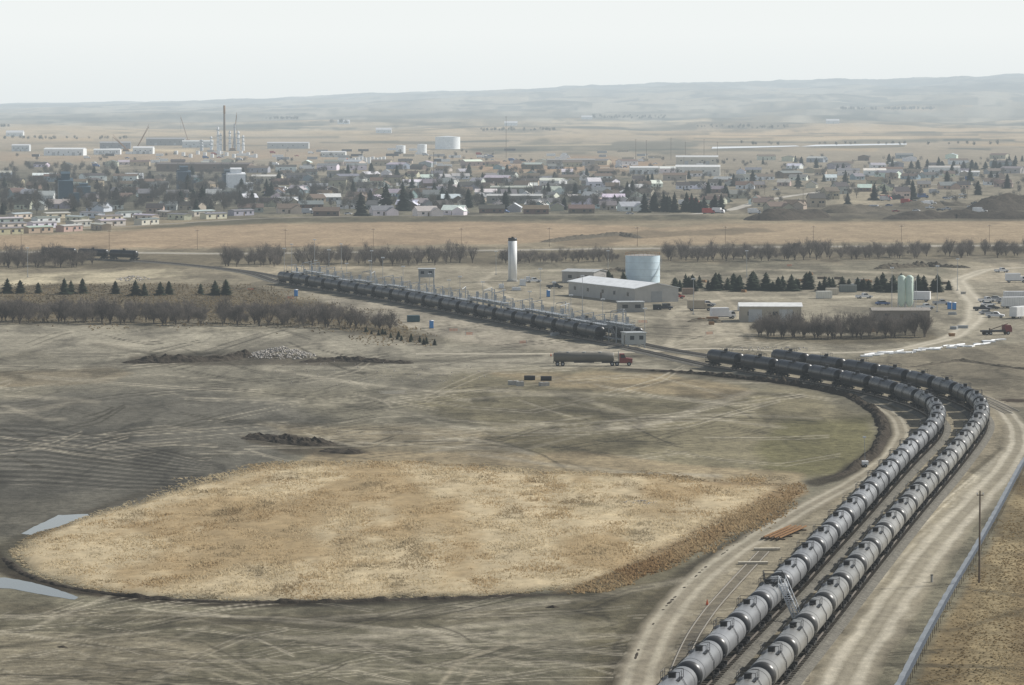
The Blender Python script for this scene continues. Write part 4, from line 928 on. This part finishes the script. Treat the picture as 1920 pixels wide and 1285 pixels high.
row(CON,[(1345,545),(1500,543),(1545,545)],22,.58,'dark conifer in the middle of yard conifer row','conifers of the yard row, middle',wx=1.4,color=CG)
row(CON,[(1550,545),(1640,546),(1780,545)],20,.55,'dark conifer at right end of yard conifer row','conifers of the yard row, right end',wx=1.4,color=CG)
row(CON,[(1135,530),(1170,532)],5,.42,'small dark conifer between shed and blue tank','conifers by the blue tank',wx=1.3,color=CG)
row(CON,[(690,622),(760,638),(822,648)],16,.17,'very small planted conifer in the line below scrub','planted young conifers',wx=1.2,color=CG)
TC_=(.12,.11,.095)
def scat(protos,box,n,h0,h1,lab,group,cc,wx=1.):
    for k in range(n):
        u=r_.uniform(box[0],box[2]);v=r_.uniform(box[1],box[3]);q=r_.uniform(h0,h1);b=r_.uniform(.7,1.25)
        dup(r_.choice(protos),G(u,v),r_.uniform(0,6.28),lab,group,scale=(q*wx,q*wx,q),colors={'crown':tuple(x*b for x in cc)})
scat(TALL,(0,350,200,405),16,.8,1.2,'bare street tree among houses, far left of town','bare trees in far left town',TC_)
scat(TALL,(200,350,480,400),16,.8,1.2,'bare street tree among houses, left part of town','bare trees in left town',TC_)
scat(TALL,(480,355,860,395),12,.7,1.1,'bare street tree among houses, centre left of town','bare trees in centre left town',TC_)
scat(TALL,(1240,330,1920,390),4,.6,1.,'bare street tree among houses, right part of town','bare trees in right town',TC_)
cl='dark spruce standing among houses, '
for box,n,l,gp in (((0,330,480,404),38,'left part of town','spruces in left town'),((480,325,1230,396),56,'centre of town','spruces in central town'),((1240,300,1920,385),38,'right part of town','spruces in right town')):
    scat(CON,box,n,.55,1.25,cl+l,gp,(.024,.034,.028),1.25)
for (u,v,h,l) in ((677,405,1.45,'tall dark spruce pair member, left, behind front houses'),(724,396,1.75,'tallest dark spruce behind centre front houses'),(756,396,1.55,'tall dark spruce just right of tallest one'),(380,392,1.5,'broad dark spruce in front of grain elevators'),(352,360,1.4,'dark spruce beside grey blue elevator')):
    dup(CON[0],G(u,v),u,l,None,scale=(h*1.3,h*1.3,h),colors={'crown':(.018,.026,.02)})
for k in range(16): dup(CON[k%3],G(1212+k*9.4+r_.uniform(-5,5),399+r_.uniform(-3,1)),k,'dark spruce in the dense clump at town front right','spruce clump at the town front',scale=(1.4,1.4,r_.uniform(.7,1.25)),colors={'crown':(.02,.029,.022)})
for k in range(14): dup(CON[k%3],G(1712+k*15+r_.uniform(-6,6),318+r_.uniform(-2,2)),k,'dark spruce in the line at far right of town','spruce line at the far right of town',scale=(1.5,1.5,r_.uniform(.8,1.3)),colors={'crown':(.026,.036,.03)})
def merged(name,protos,boxes,label,mt,cat='trees',colr=(.12,.105,.085),ff=G):
    V=[];Fc=[];o=0;cache={}
    for (u0,v0,u1,v1,n,h0,h1) in boxes:
        for k in range(n):
            s=r_.choice(protos)
            if s.name not in cache:
                me=[c_ for c_ in s.children if c_.name.startswith('crown')][0].data
                co=np.empty(len(me.vertices)*3,dtype=np.float32);me.vertices.foreach_get('co',co)
                li=np.empty(len(me.polygons)*3,dtype=np.int32);me.loops.foreach_get('vertex_index',li);cache[s.name]=(co.reshape(-1,3),li.reshape(-1,3))
            co,li=cache[s.name];st=r_.choice([1,1,2]);li=li[::st]
            q=r_.uniform(h0,h1);a=r_.uniform(0,6.28);R_=np.array([[math.cos(a),-math.sin(a),0],[math.sin(a),math.cos(a),0],[0,0,1]])
            p=ff(r_.uniform(u0,u1),r_.uniform(v0,v1));V.append(co@R_.T*q+np.array(p));Fc.append(li+o);o+=len(co)
    ob=npmesh(name,np.vstack(V),np.vstack(Fc),mt);ob.color=(*colr,1);return tag(ob,label,cat,kind='stuff')
merged('distant_treetops',TALL,[(-60,318,480,402,400,.7,1.15),(480,318,1240,398,400,.6,1.),(1240,300,1950,385,210,.5,.9),(0,288,1000,315,60,.5,.8)],'haze softened bare treetops filling the streets of the town',M['twig'],colr=(.10,.095,.088))
merged('distant_shelterbelt',TALL,[(1380,272,1900,276,30,.7,1.),(-40,240,20,242,12,1.,1.4),(1570,207,1750,209,90,1.4,2.),(480,225,560,227,20,1.2,1.8),(900,246,1040,250,30,.9,1.4),(0,262,240,265,30,.8,1.2),(620,233,660,235,10,1.4,2.),(1100,222,1250,226,34,1.2,1.8),(1300,240,1480,244,34,.9,1.4)],'thin dark lines of trees far beyond the town',M['twig'],colr=(.045,.05,.04),ff=GT)
bx=[]
for (pts,n,hm) in BELTS:
    for a,b in zip(pts[:-1],pts[1:]):
        m_=int((b[0]-a[0])/4)
        for k in range(m_):
            t_=k/m_;u=a[0]+(b[0]-a[0])*t_;v=a[1]+(b[1]-a[1])*t_
            if fbm(np.array([u/40.]),np.array([v/9.]),2)[0]>.3: bx.append((u-6,v-5,u+6,v+4,1,.35*hm,.9*hm))
merged('belt_brush',BARE,bx,'tangled low brush between the shelterbelt trees',M['twig'],'brush',(.165,.145,.125))
for p in BARE+TALL+CON: kill(p)
KIDS.clear()
# ---------------------------------------------------------------- town houses
WC={'white':(.74,.74,.72),'tan':(.42,.35,.26),'grey':(.34,.35,.35),'brown':(.16,.11,.08),'blue-grey':(.25,.32,.36),'cream':(.6,.55,.44)}
RC={'dark':(.06,.055,.05),'brown':(.15,.11,.08),'pale':(.44,.44,.43),'grey':(.2,.2,.2),'white':(.78,.78,.77)}
def hproto(w,dp,h,rise,wins,chim=False,garage=False,name='house',cat='house'):
    t=building(name,'x',cat,(0,0,0),0,w,dp,h,rise,(.5,.5,.5),(.2,.2,.2),wins,1,chim=chim)
    if garage:
        a=MB();b=MB();gable(a,b,6,dp*.8,h*.9,rise*.8)
        for m_ in (a,b): m_.v=[(y+w*.5-2,-x-dp*.5,z) for x,y,z in m_.v]
        a.build('wall',M['col'],t);b.build('roof',M['roof'],t)
    return t
HP={'small':hproto(10,8,3.,2.4,2,True),'ranch':hproto(15,9,2.9,2.1,3,True),'gar':hproto(13,9,3.,2.6,2,True,True),'two':hproto(10,9,5.6,2.8,3,True),'mobile':hproto(17,5,3.,.5,3,name='mobile_home',cat='mobile home'),'shed':hproto(20,13,4.6,1.8,2,name='metal_shed',cat='shed')}
placed=[];NH=[0]
def house(kind,u,v,rz=None,wc=None,rc=None,sc=1.):
    p=G(u,v)
    for (x,y,rr) in placed:
        if abs(p.x-x)<rr and abs(p.y-y)<14: return None
    if kind not in('mobile','shed'):
        NH[0]+=1
        if NH[0]>295: return None
    placed.append((p.x,p.y,{'mobile':13,'shed':18,'ranch':14}.get(kind,11)*sc))
    wc=wc or random.choice(['white','white','tan','grey','cream','tan','white','brown','blue-grey']);rc=rc or random.choice(['dark','brown','grey','grey','brown','pale','dark','white'])
    rz=random.choice([0,0,.15,-.2,1.57,1.4,.5,-.5])+random.uniform(-.08,.08) if rz is None else rz
    o=dup(HP[kind],p,rz,'x','town houses' if kind not in('mobile','shed') else ('mobile homes' if kind=='mobile' else 'metal sheds in town'),scale=sc,colors={'wall':tuple(x*random.uniform(.9,1.1) for x in WC[wc]),'roof':tuple(x*random.uniform(.9,1.1) for x in RC[rc])})
    kn={'small':'small house','ranch':'long house','gar':'winged house','two':'tall house','mobile':'mobile home','shed':'metal shed'}[kind]
    side='left' if u<480 else ('central' if u<1235 else 'right')
    dep='nearest row' if v>392 else ('second row' if v>380 else ('middle rows' if v>358 else ('back rows' if v>335 else 'far edge')))
    rank(o,f'{wc} {kn}, {rc} roof',f'{dep} of {side} town',u);return o
for k,u,v,wc,rc,rz in [('ranch',470,398,'grey','brown',.1),('gar',540,400,'cream','brown',.2),('ranch',612,405,'brown','brown',0),('gar',716,404,'white','grey',.3),('small',745,405,'white','grey',-.2),('gar',798,405,'white','pale',.4),('gar',852,403,'white','white',-.3),('ranch',922,400,'brown','dark',0),('small',965,398,'grey','white',1.5),('ranch',1005,401,'brown','brown',0),('small',1045,396,'tan','grey',1.57),('ranch',1090,400,'brown','brown',.05),('small',1140,394,'tan','grey',0),('gar',1180,396,'white','pale',.3),('ranch',1150,378,'grey','white',0),('gar',1455,396,'tan','brown',.4),('gar',1490,392,'tan','brown',-.4),('two',1530,388,'tan','dark',.2),('two',1556,374,'tan','brown',.4),('two',1575,364,'grey','dark',.4),('gar',1430,388,'cream','brown',.1),('gar',1380,372,'tan','grey',.1),('ranch',1340,362,'brown','grey',0),('two',1690,374,'cream','dark',.2),('gar',1640,345,'tan','brown',0)]:
    house(k,u,v,rz,wc,rc)
for (u0,v0,u1,v1,n,kinds) in [(495,390,1225,387,18,'small ranch gar'),(490,379,1230,376,20,'small ranch gar two'),(500,369,1240,366,20,'small ranch gar'),(510,359,1235,357,20,'small ranch gar two'),(520,350,1230,348,19,'small ranch shed'),(500,341,1200,339,18,'small ranch shed'),(520,332,1150,329,16,'ranch shed small'),(480,320,1120,318,14,'shed ranch'),(560,311,1180,309,13,'shed shed ranch'),
  (10,394,460,396,11,'small ranch gar'),(0,380,470,382,12,'small gar two'),(0,366,470,368,12,'small ranch'),(0,352,470,354,11,'small ranch shed'),(0,338,440,340,9,'ranch shed'),(60,312,460,308,8,'shed shed ranch'),
  (1250,352,1560,350,10,'small ranch gar'),(1300,382,1420,380,3,'gar ranch'),(1260,340,1560,337,9,'small ranch shed'),(1240,328,1600,326,9,'shed ranch small'),(1600,336,1910,334,9,'small ranch shed'),(1620,326,1910,324,7,'shed ranch'),(1720,352,1900,350,5,'small gar'),(1480,314,1900,312,9,'shed ranch'),(1620,362,1660,360,2,'small gar'),(1400,303,1880,300,8,'shed')]:
    for k in range(n):
        s=(k+random.uniform(.0,1.))/n;house(random.choice(kinds.split()),u0+(u1-u0)*s,v0+(v1-v0)*s+random.uniform(-4,4))
for (u0,v0,u1,v1,n) in [(0,440,200,431,7),(0,430,320,420,10),(0,420,420,410,13),(20,411,470,404,13)]:
    for k in range(n):
        s=(k+random.uniform(.3,.7))/n;house('mobile',u0+(u1-u0)*s,v0+(v1-v0)*s,random.choice([.9,1.1,.8])*random.choice([1,1,-1]),random.choice(['white','cream','tan','grey']),random.choice(['pale','pale','grey']))
house('shed',232,430,0,'brown','brown',.8)
for (u,v,w,dp,h,wc,rc,l,nm) in [
 (382,322,90,30,7,(.18,.13,.1),(.12,.1,.09),'long dark brown building behind the white grain elevator','long_building'),
 (1310,330,40,25,8,(.7,.68,.62),(.7,.7,.68),'large pale warehouse near the centre right of town','warehouse'),
 (1308,309,45,24,8,(.6,.55,.45),(.6,.6,.58),'tan warehouse behind large pale warehouse','warehouse'),
 (1773,329,28,22,7,(.75,.75,.73),(.45,.43,.4),'white warehouse with grey roof at right of town','warehouse'),
 (1820,331,16,8,4,(.7,.7,.68),(.7,.7,.7),'low white annex right of white warehouse','warehouse'),
 (1208,327,26,18,6,(.75,.75,.72),(.7,.7,.68),'small white warehouse left of the large pale one','warehouse'),
 (965,382,36,14,5,(.28,.27,.24),(.5,.5,.48),'long grey school building in central town','school'),
 (960,365,30,14,5,(.3,.28,.22),(.4,.42,.36),'long greenish grey building behind the school','long_building'),
 (120,292,50,26,8,(.75,.76,.76),(.7,.71,.7),'wide white warehouse at far left','warehouse'),
 (38,284,24,20,8,(.6,.62,.62),(.6,.6,.6),'pale warehouse left of wide white one','warehouse'),
 (200,290,34,20,6,(.75,.76,.76),(.7,.71,.7),'white warehouse right of wide white one','warehouse'),
 (215,280,44,20,9,(.25,.26,.28),(.3,.3,.3),'dark industrial hall left of the refinery','industrial_hall'),
 (268,289,26,20,8,(.75,.76,.74),(.7,.7,.7),'white industrial hall in front of refinery left side','industrial_hall'),
 (370,277,46,20,9,(.6,.62,.62),(.55,.56,.55),'pale industrial hall at refinery centre','industrial_hall'),
 (310,273,60,20,10,(.28,.28,.27),(.3,.3,.3),'dark long hall behind refinery','industrial_hall'),
 (540,279,60,20,8,(.5,.5,.48),(.5,.5,.5),'grey long hall right of refinery','industrial_hall'),
 (625,295,30,18,6,(.66,.66,.63),(.6,.6,.6),'pale shed in the industrial strip','warehouse'),
 (500,345,24,18,6,(.62,.55,.42),(.62,.6,.55),'tan church-like hall right of white elevator','hall'),
 (1070,311,50,12,6,(.3,.28,.25),(.3,.29,.27),'brown long low shed in centre distance','long_building')]:
    building(nm,l,nm.replace('_',' '),G(u,v)+Vector((0,dp/2,0)),random.uniform(-.08,.08),w,dp,h,h*.2,wc,rc,4,1,bay=2)
for (u,v,l) in ((645,233,'lone farm building on the far plain above the refinery tanks'),(958,236,'lone farm building on the far plain near the centre mast'),(1100,224,'lone farm building on the far hills right of centre'),(1560,232,'lone farm building on the far plain right side'),(30,256,'lone farm building on the far plain at left'),(720,250,'lone farm building beyond the white oil tanks')):
    building('farm_building',l,'farm building',GT(u,v),0,34,20,8,4,(.7,.7,.68),(.6,.6,.6),3,1)
def elevator(u,v,w,dp,h,col,label,gr=None):
    t=T('grain_elevator',label,'grain elevator',G(u,v)+Vector((0,dp/2,0)),.2,gr)
    a=MB();b=MB();gable(a,b,w,dp,h*.76,h*.08,.3);a.build('wall',M['col'],t,color=col);b.build('roof',M['roof'],t,color=tuple(x*.8 for x in col))
    a=MB();b=MB();gable(a,b,w*.6,dp*.55,h*.98,h*.06,.3);a.build('head_house',M['col'],t,color=col);b.build('roof',M['roof'],t,color=tuple(x*.8 for x in col))
    MB().box((w*.7,0,h*.2),(w*.5,dp*.8,h*.4)).build('annex',M['col'],t,color=col)
    MB().box((0,-dp/2-.05,h*.15),(w*.35,.12,h*.25)).build('door',M['col'],t,color=tuple(x*.4 for x in col));return t
elevator(121,387,9,10,21,(.07,.12,.16),'tall blue-grey grain elevator at left of town')
elevator(155,372,9,10,10,(.08,.13,.17),'low blue-grey elevator annex right of tall one')
elevator(343,355,10,11,17,(.07,.11,.15),'dark blue-grey elevator left of the white one')
elevator(425,357,7,11,15,(.08,.11,.14),'dark narrow elevator just left of white one')
elevator(441,360,13,12,17,(.86,.88,.9),'bright white grain elevator in left centre of town')
def column(u,v,vt,wm,label,col,cap=False):
    h=(v-vt)/PM(v);t=T('process_column',label,'refinery tower',G(u,v));MB().lathe([(0,wm*.6),(h*.5,wm*.55),(h*.52,wm*.45),(h*.97,wm*.42),(h,wm*.2),(h,.01)],'Z',n=14).build('shell',M['col'],t,True,color=col)
    mb=MB()
    for k in (.35,.6,.85): mb.cyl((0,0,h*k),(0,0,h*k+1),wm*.8,n=12)
    mb.build('platform',M['steel'],t);return t
t=T('flare_stack','tallest dark refinery stack with red-brown top','stack',G(421,283));h=85/PM(283)
MB().cyl((0,0,0),(0,0,h*.82),1.8,1.3,n=12).build('stack',M['wood'],t,True);MB().cyl((0,0,h*.82),(0,0,h),1.5,n=12).build('top_band',M['rust'],t,True)
for u,vt,w,l,c_ in ((409,238,3.4,'white refinery column left of the flare stack',(.8,.82,.83)),(414,250,2.6,'short white refinery column beside flare stack',(.8,.82,.83)),(431,245,3.2,'white refinery column right of the flare stack',(.8,.82,.83)),(440,232,2.8,'tall grey refinery column right of flare stack',(.4,.42,.44)),(447,246,3.4,'white refinery column, second from the right',(.8,.82,.83)),(456,254,3.,'white refinery column furthest right',(.8,.82,.83)),(378,262,4,'short grey refinery column at left',(.5,.51,.52)),(396,256,3,'short white refinery column left of all tall ones',(.8,.82,.83))): column(u,283,vt,w,l,c_)
def crane(u,v,h,ang,label):
    t=T('lattice_crane',label,'crane',G(u,v));L_=h/math.sin(ang);e=Vector((L_*math.cos(ang),0,h));mb=MB()
    for o_ in (Vector((0,0,0)),Vector((0,0,2.2)),Vector((0,2,1))): mb.bar(Vector((0,0,3))+o_,e,.45)
    for k in range(14): q=e*(k/14)+Vector((0,0,3));mb.bar(q,q+Vector((e.x/14,0,e.z/14+1.8*(1-k/14))),.3)
    mb.build('boom',M['rust'],t);MB().box((0,0,2.2),(8,5,3)).build('cab',M['rust'],t);MB().box((0,0,.5),(10,6,1)).build('tracks',M['black'],t);MB().bar(e,(e.x,0,h*.4),.15).build('hoist_cable',M['black'],t)
crane(436,283,50,1.45,'red lattice crane right of the flare stack');crane(352,266,42,1.85,'red lattice crane behind refinery left');crane(256,284,34,1.1,'dark lattice crane at far left industry');crane(236,284,20,2.3,'white short crane left of the dark crane')
tank(839,280,47,257,'largest white oil tank beyond the town',(.88,.9,.9),(.6,.62,.62),False)
tank(791,287,18,271,'small white oil tank left of largest',(.88,.9,.9),(.6,.62,.62),False)
tank(751,288,18,273,'small white oil tank furthest left of the trio',(.88,.9,.9),(.6,.62,.62),False)
for i in range(9):
    u=664+i*7;tank(u,307-(i%2)*2,6,296-(i%3),f'small pale vertical tank, {ordn(i+1)} from left in the tank farm',(.82,.83,.82),(.5,.5,.5),False,group='tank farm')
for i in range(12):
    u=330+i*13.5;tank(u,290+(i%3)*3,7,283+(i%3)*3,f'low refinery tank, {ordn(i+1)} from left in front of refinery',(.8,.81,.8),(.5,.5,.5),False,group='refinery tanks')
for k in range(150):
    u=r_.uniform(150,1250);v=r_.uniform(288,316)
    if k>80: u=r_.uniform(480,1900);v=r_.choice([r_.uniform(398,403),r_.uniform(330,390)])
    if k>118: u=r_.uniform(1640,1880);v=r_.uniform(368,398)
    p=r_.choice([PK,SD,BT]);c=r_.choice(['white','white','white','silver','dark','red','blue']);cc=VC[c]
    o=dup(p,G(u,v),r_.uniform(-.5,.5),'x','vehicles parked in town',colors={'body':cc,'cab':cc,'cargo_box':cc})
    zone='far industrial strip' if v<317 else ('front street' if v>397 else ('right earthworks' if k>118 else 'town streets'))
    rank(o,f'{c} '+{PK:'pickup',SD:'car',BT:'box truck'}[p],zone+(' left half' if u<700 else ' right half'),u)
for k in range(70):
    u=r_.uniform(40,1320);v=r_.uniform(282,320);c=r_.choice(['white','white','tan','grey','dark']);cc={'white':(.8,.8,.79),'tan':(.45,.38,.28),'grey':(.4,.4,.4),'dark':(.08,.08,.09)}[c]
    w=r_.uniform(8,16);t=T('storage_container','x','container',G(u,v),r_.uniform(-.2,.2),'containers in the industrial strip');MB().box((0,0,1.6),(w,3,3)).build('body',M['col'],t,color=cc);MB().box((w/2+.03,0,1.6),(.06,2.6,2.6)).build('door',M['steel'],t)
    rank(t,f'{c} storage container','far industrial strip'+(' left half' if u<700 else ' right half'),u)
for p in [PK,SD,BT]+list(HP.values()): kill(p)
for (u,v,h,l) in [(949,297,50,'tall thin mast beyond central town'),(813,338,24,'tall thin mast in central town'),(1192,300,24,'power pole, first of substation group from left'),(1212,298,22,'power pole, second of substation group'),(1258,300,26,'power pole, third of substation group'),(1285,302,22,'power pole, fourth of substation group'),(1320,300,24,'power pole, fifth of substation group'),(1345,298,20,'power pole, sixth of substation group')]: pole(u,v,h,l,.3,3.,'power poles beyond the town')
for k in range(12):
    u=40+k*165;v=474-(u/1920)*14-3;q=pole(u,v,9.,'x',.1,1.8,'power poles along the highway');rank(q,'wooden power pole','the highway line',u)
for k in range(24):
    u=60+k*77+r_.uniform(-20,20);v=r_.uniform(300,390);q=pole(u,v,r_.uniform(9,13),'x',.16,2.4,'power poles in the town');rank(q,'wooden street power pole','the town',u)
for (b,zn),lst in RANK.items():
    lst.sort(key=lambda a:a[0]);n=len(lst)
    for i,(u,o) in enumerate(lst):
        o['label']=f'{b}, in {zn}' if n==1 else f'{b}, {ordn(i+1)} such from left, {zn}'
# ---------------------------------------------------------------- light, sky, camera
EL=math.radians(38);AZ=math.radians(66)
s=D.lights.new('sun','SUN');s.energy=4.3;s.angle=math.radians(.55);s.color=(1,.965,.91);so=D.objects.new('sun',s);COL.objects.link(so)
dirv=Vector((math.sin(AZ)*math.cos(EL),math.cos(AZ)*math.cos(EL),math.sin(EL)));so.rotation_euler=dirv.to_track_quat('Z','Y').to_euler();so.location=(0,0,300)
w=D.worlds.new('World');bpy.context.scene.world=w;w.use_nodes=True;nt=w.node_tree;bg=nt.nodes['Background'];NN=nt.nodes;LL=nt.links
sk=NN.new('ShaderNodeTexSky');sk.sky_type='NISHITA';sk.sun_disc=False;sk.sun_elevation=EL;sk.sun_rotation=AZ;sk.air_density=1.;sk.dust_density=1.5;sk.ozone_density=1.
hs2=NN.new('ShaderNodeHueSaturation');hs2.inputs['Saturation'].default_value=.7;hs2.inputs['Value'].default_value=.8;LL.new(sk.outputs[0],hs2.inputs['Color'])
tc=NN.new('ShaderNodeTexCoord');sx_=NN.new('ShaderNodeSeparateXYZ');LL.new(tc.outputs['Generated'],sx_.inputs[0])
mr=NN.new('ShaderNodeMapRange');mr.inputs['From Min'].default_value=.04;mr.inputs['From Max'].default_value=.22;mr.inputs['To Min'].default_value=1.;mr.inputs['To Max'].default_value=.06;LL.new(sx_.outputs['Z'],mr.inputs['Value'])
rp=NN.new('ShaderNodeMapRange');rp.inputs['From Min'].default_value=0;rp.inputs['From Max'].default_value=.02;LL.new(sx_.outputs['Z'],rp.inputs['Value'])
hc=NN.new('ShaderNodeMix');hc.data_type='RGBA';hc.inputs[6].default_value=(*[x*10 for x in C(230,236,237)],1);hc.inputs[7].default_value=(*[x*10 for x in C(241,245,244)],1);LL.new(rp.outputs[0],hc.inputs[0])
mxw=NN.new('ShaderNodeMix');mxw.data_type='RGBA';LL.new(mr.outputs[0],mxw.inputs[0]);LL.new(hs2.outputs[0],mxw.inputs[6]);LL.new(hc.outputs[2],mxw.inputs[7])
LL.new(mxw.outputs[2],bg.inputs[0]);bg.inputs[1].default_value=.1
cam=D.cameras.new('camera');co=D.objects.new('camera',cam);COL.objects.link(co);co.location=(0,0,H);co.rotation_euler=(math.pi/2-P,0,0);cam.sensor_width=36;cam.lens=F/1920*36;cam.clip_end=200000;cam.clip_start=1
sc=bpy.context.scene;sc.camera=co;sc.view_settings.view_transform='Standard';sc.view_settings.look='None'
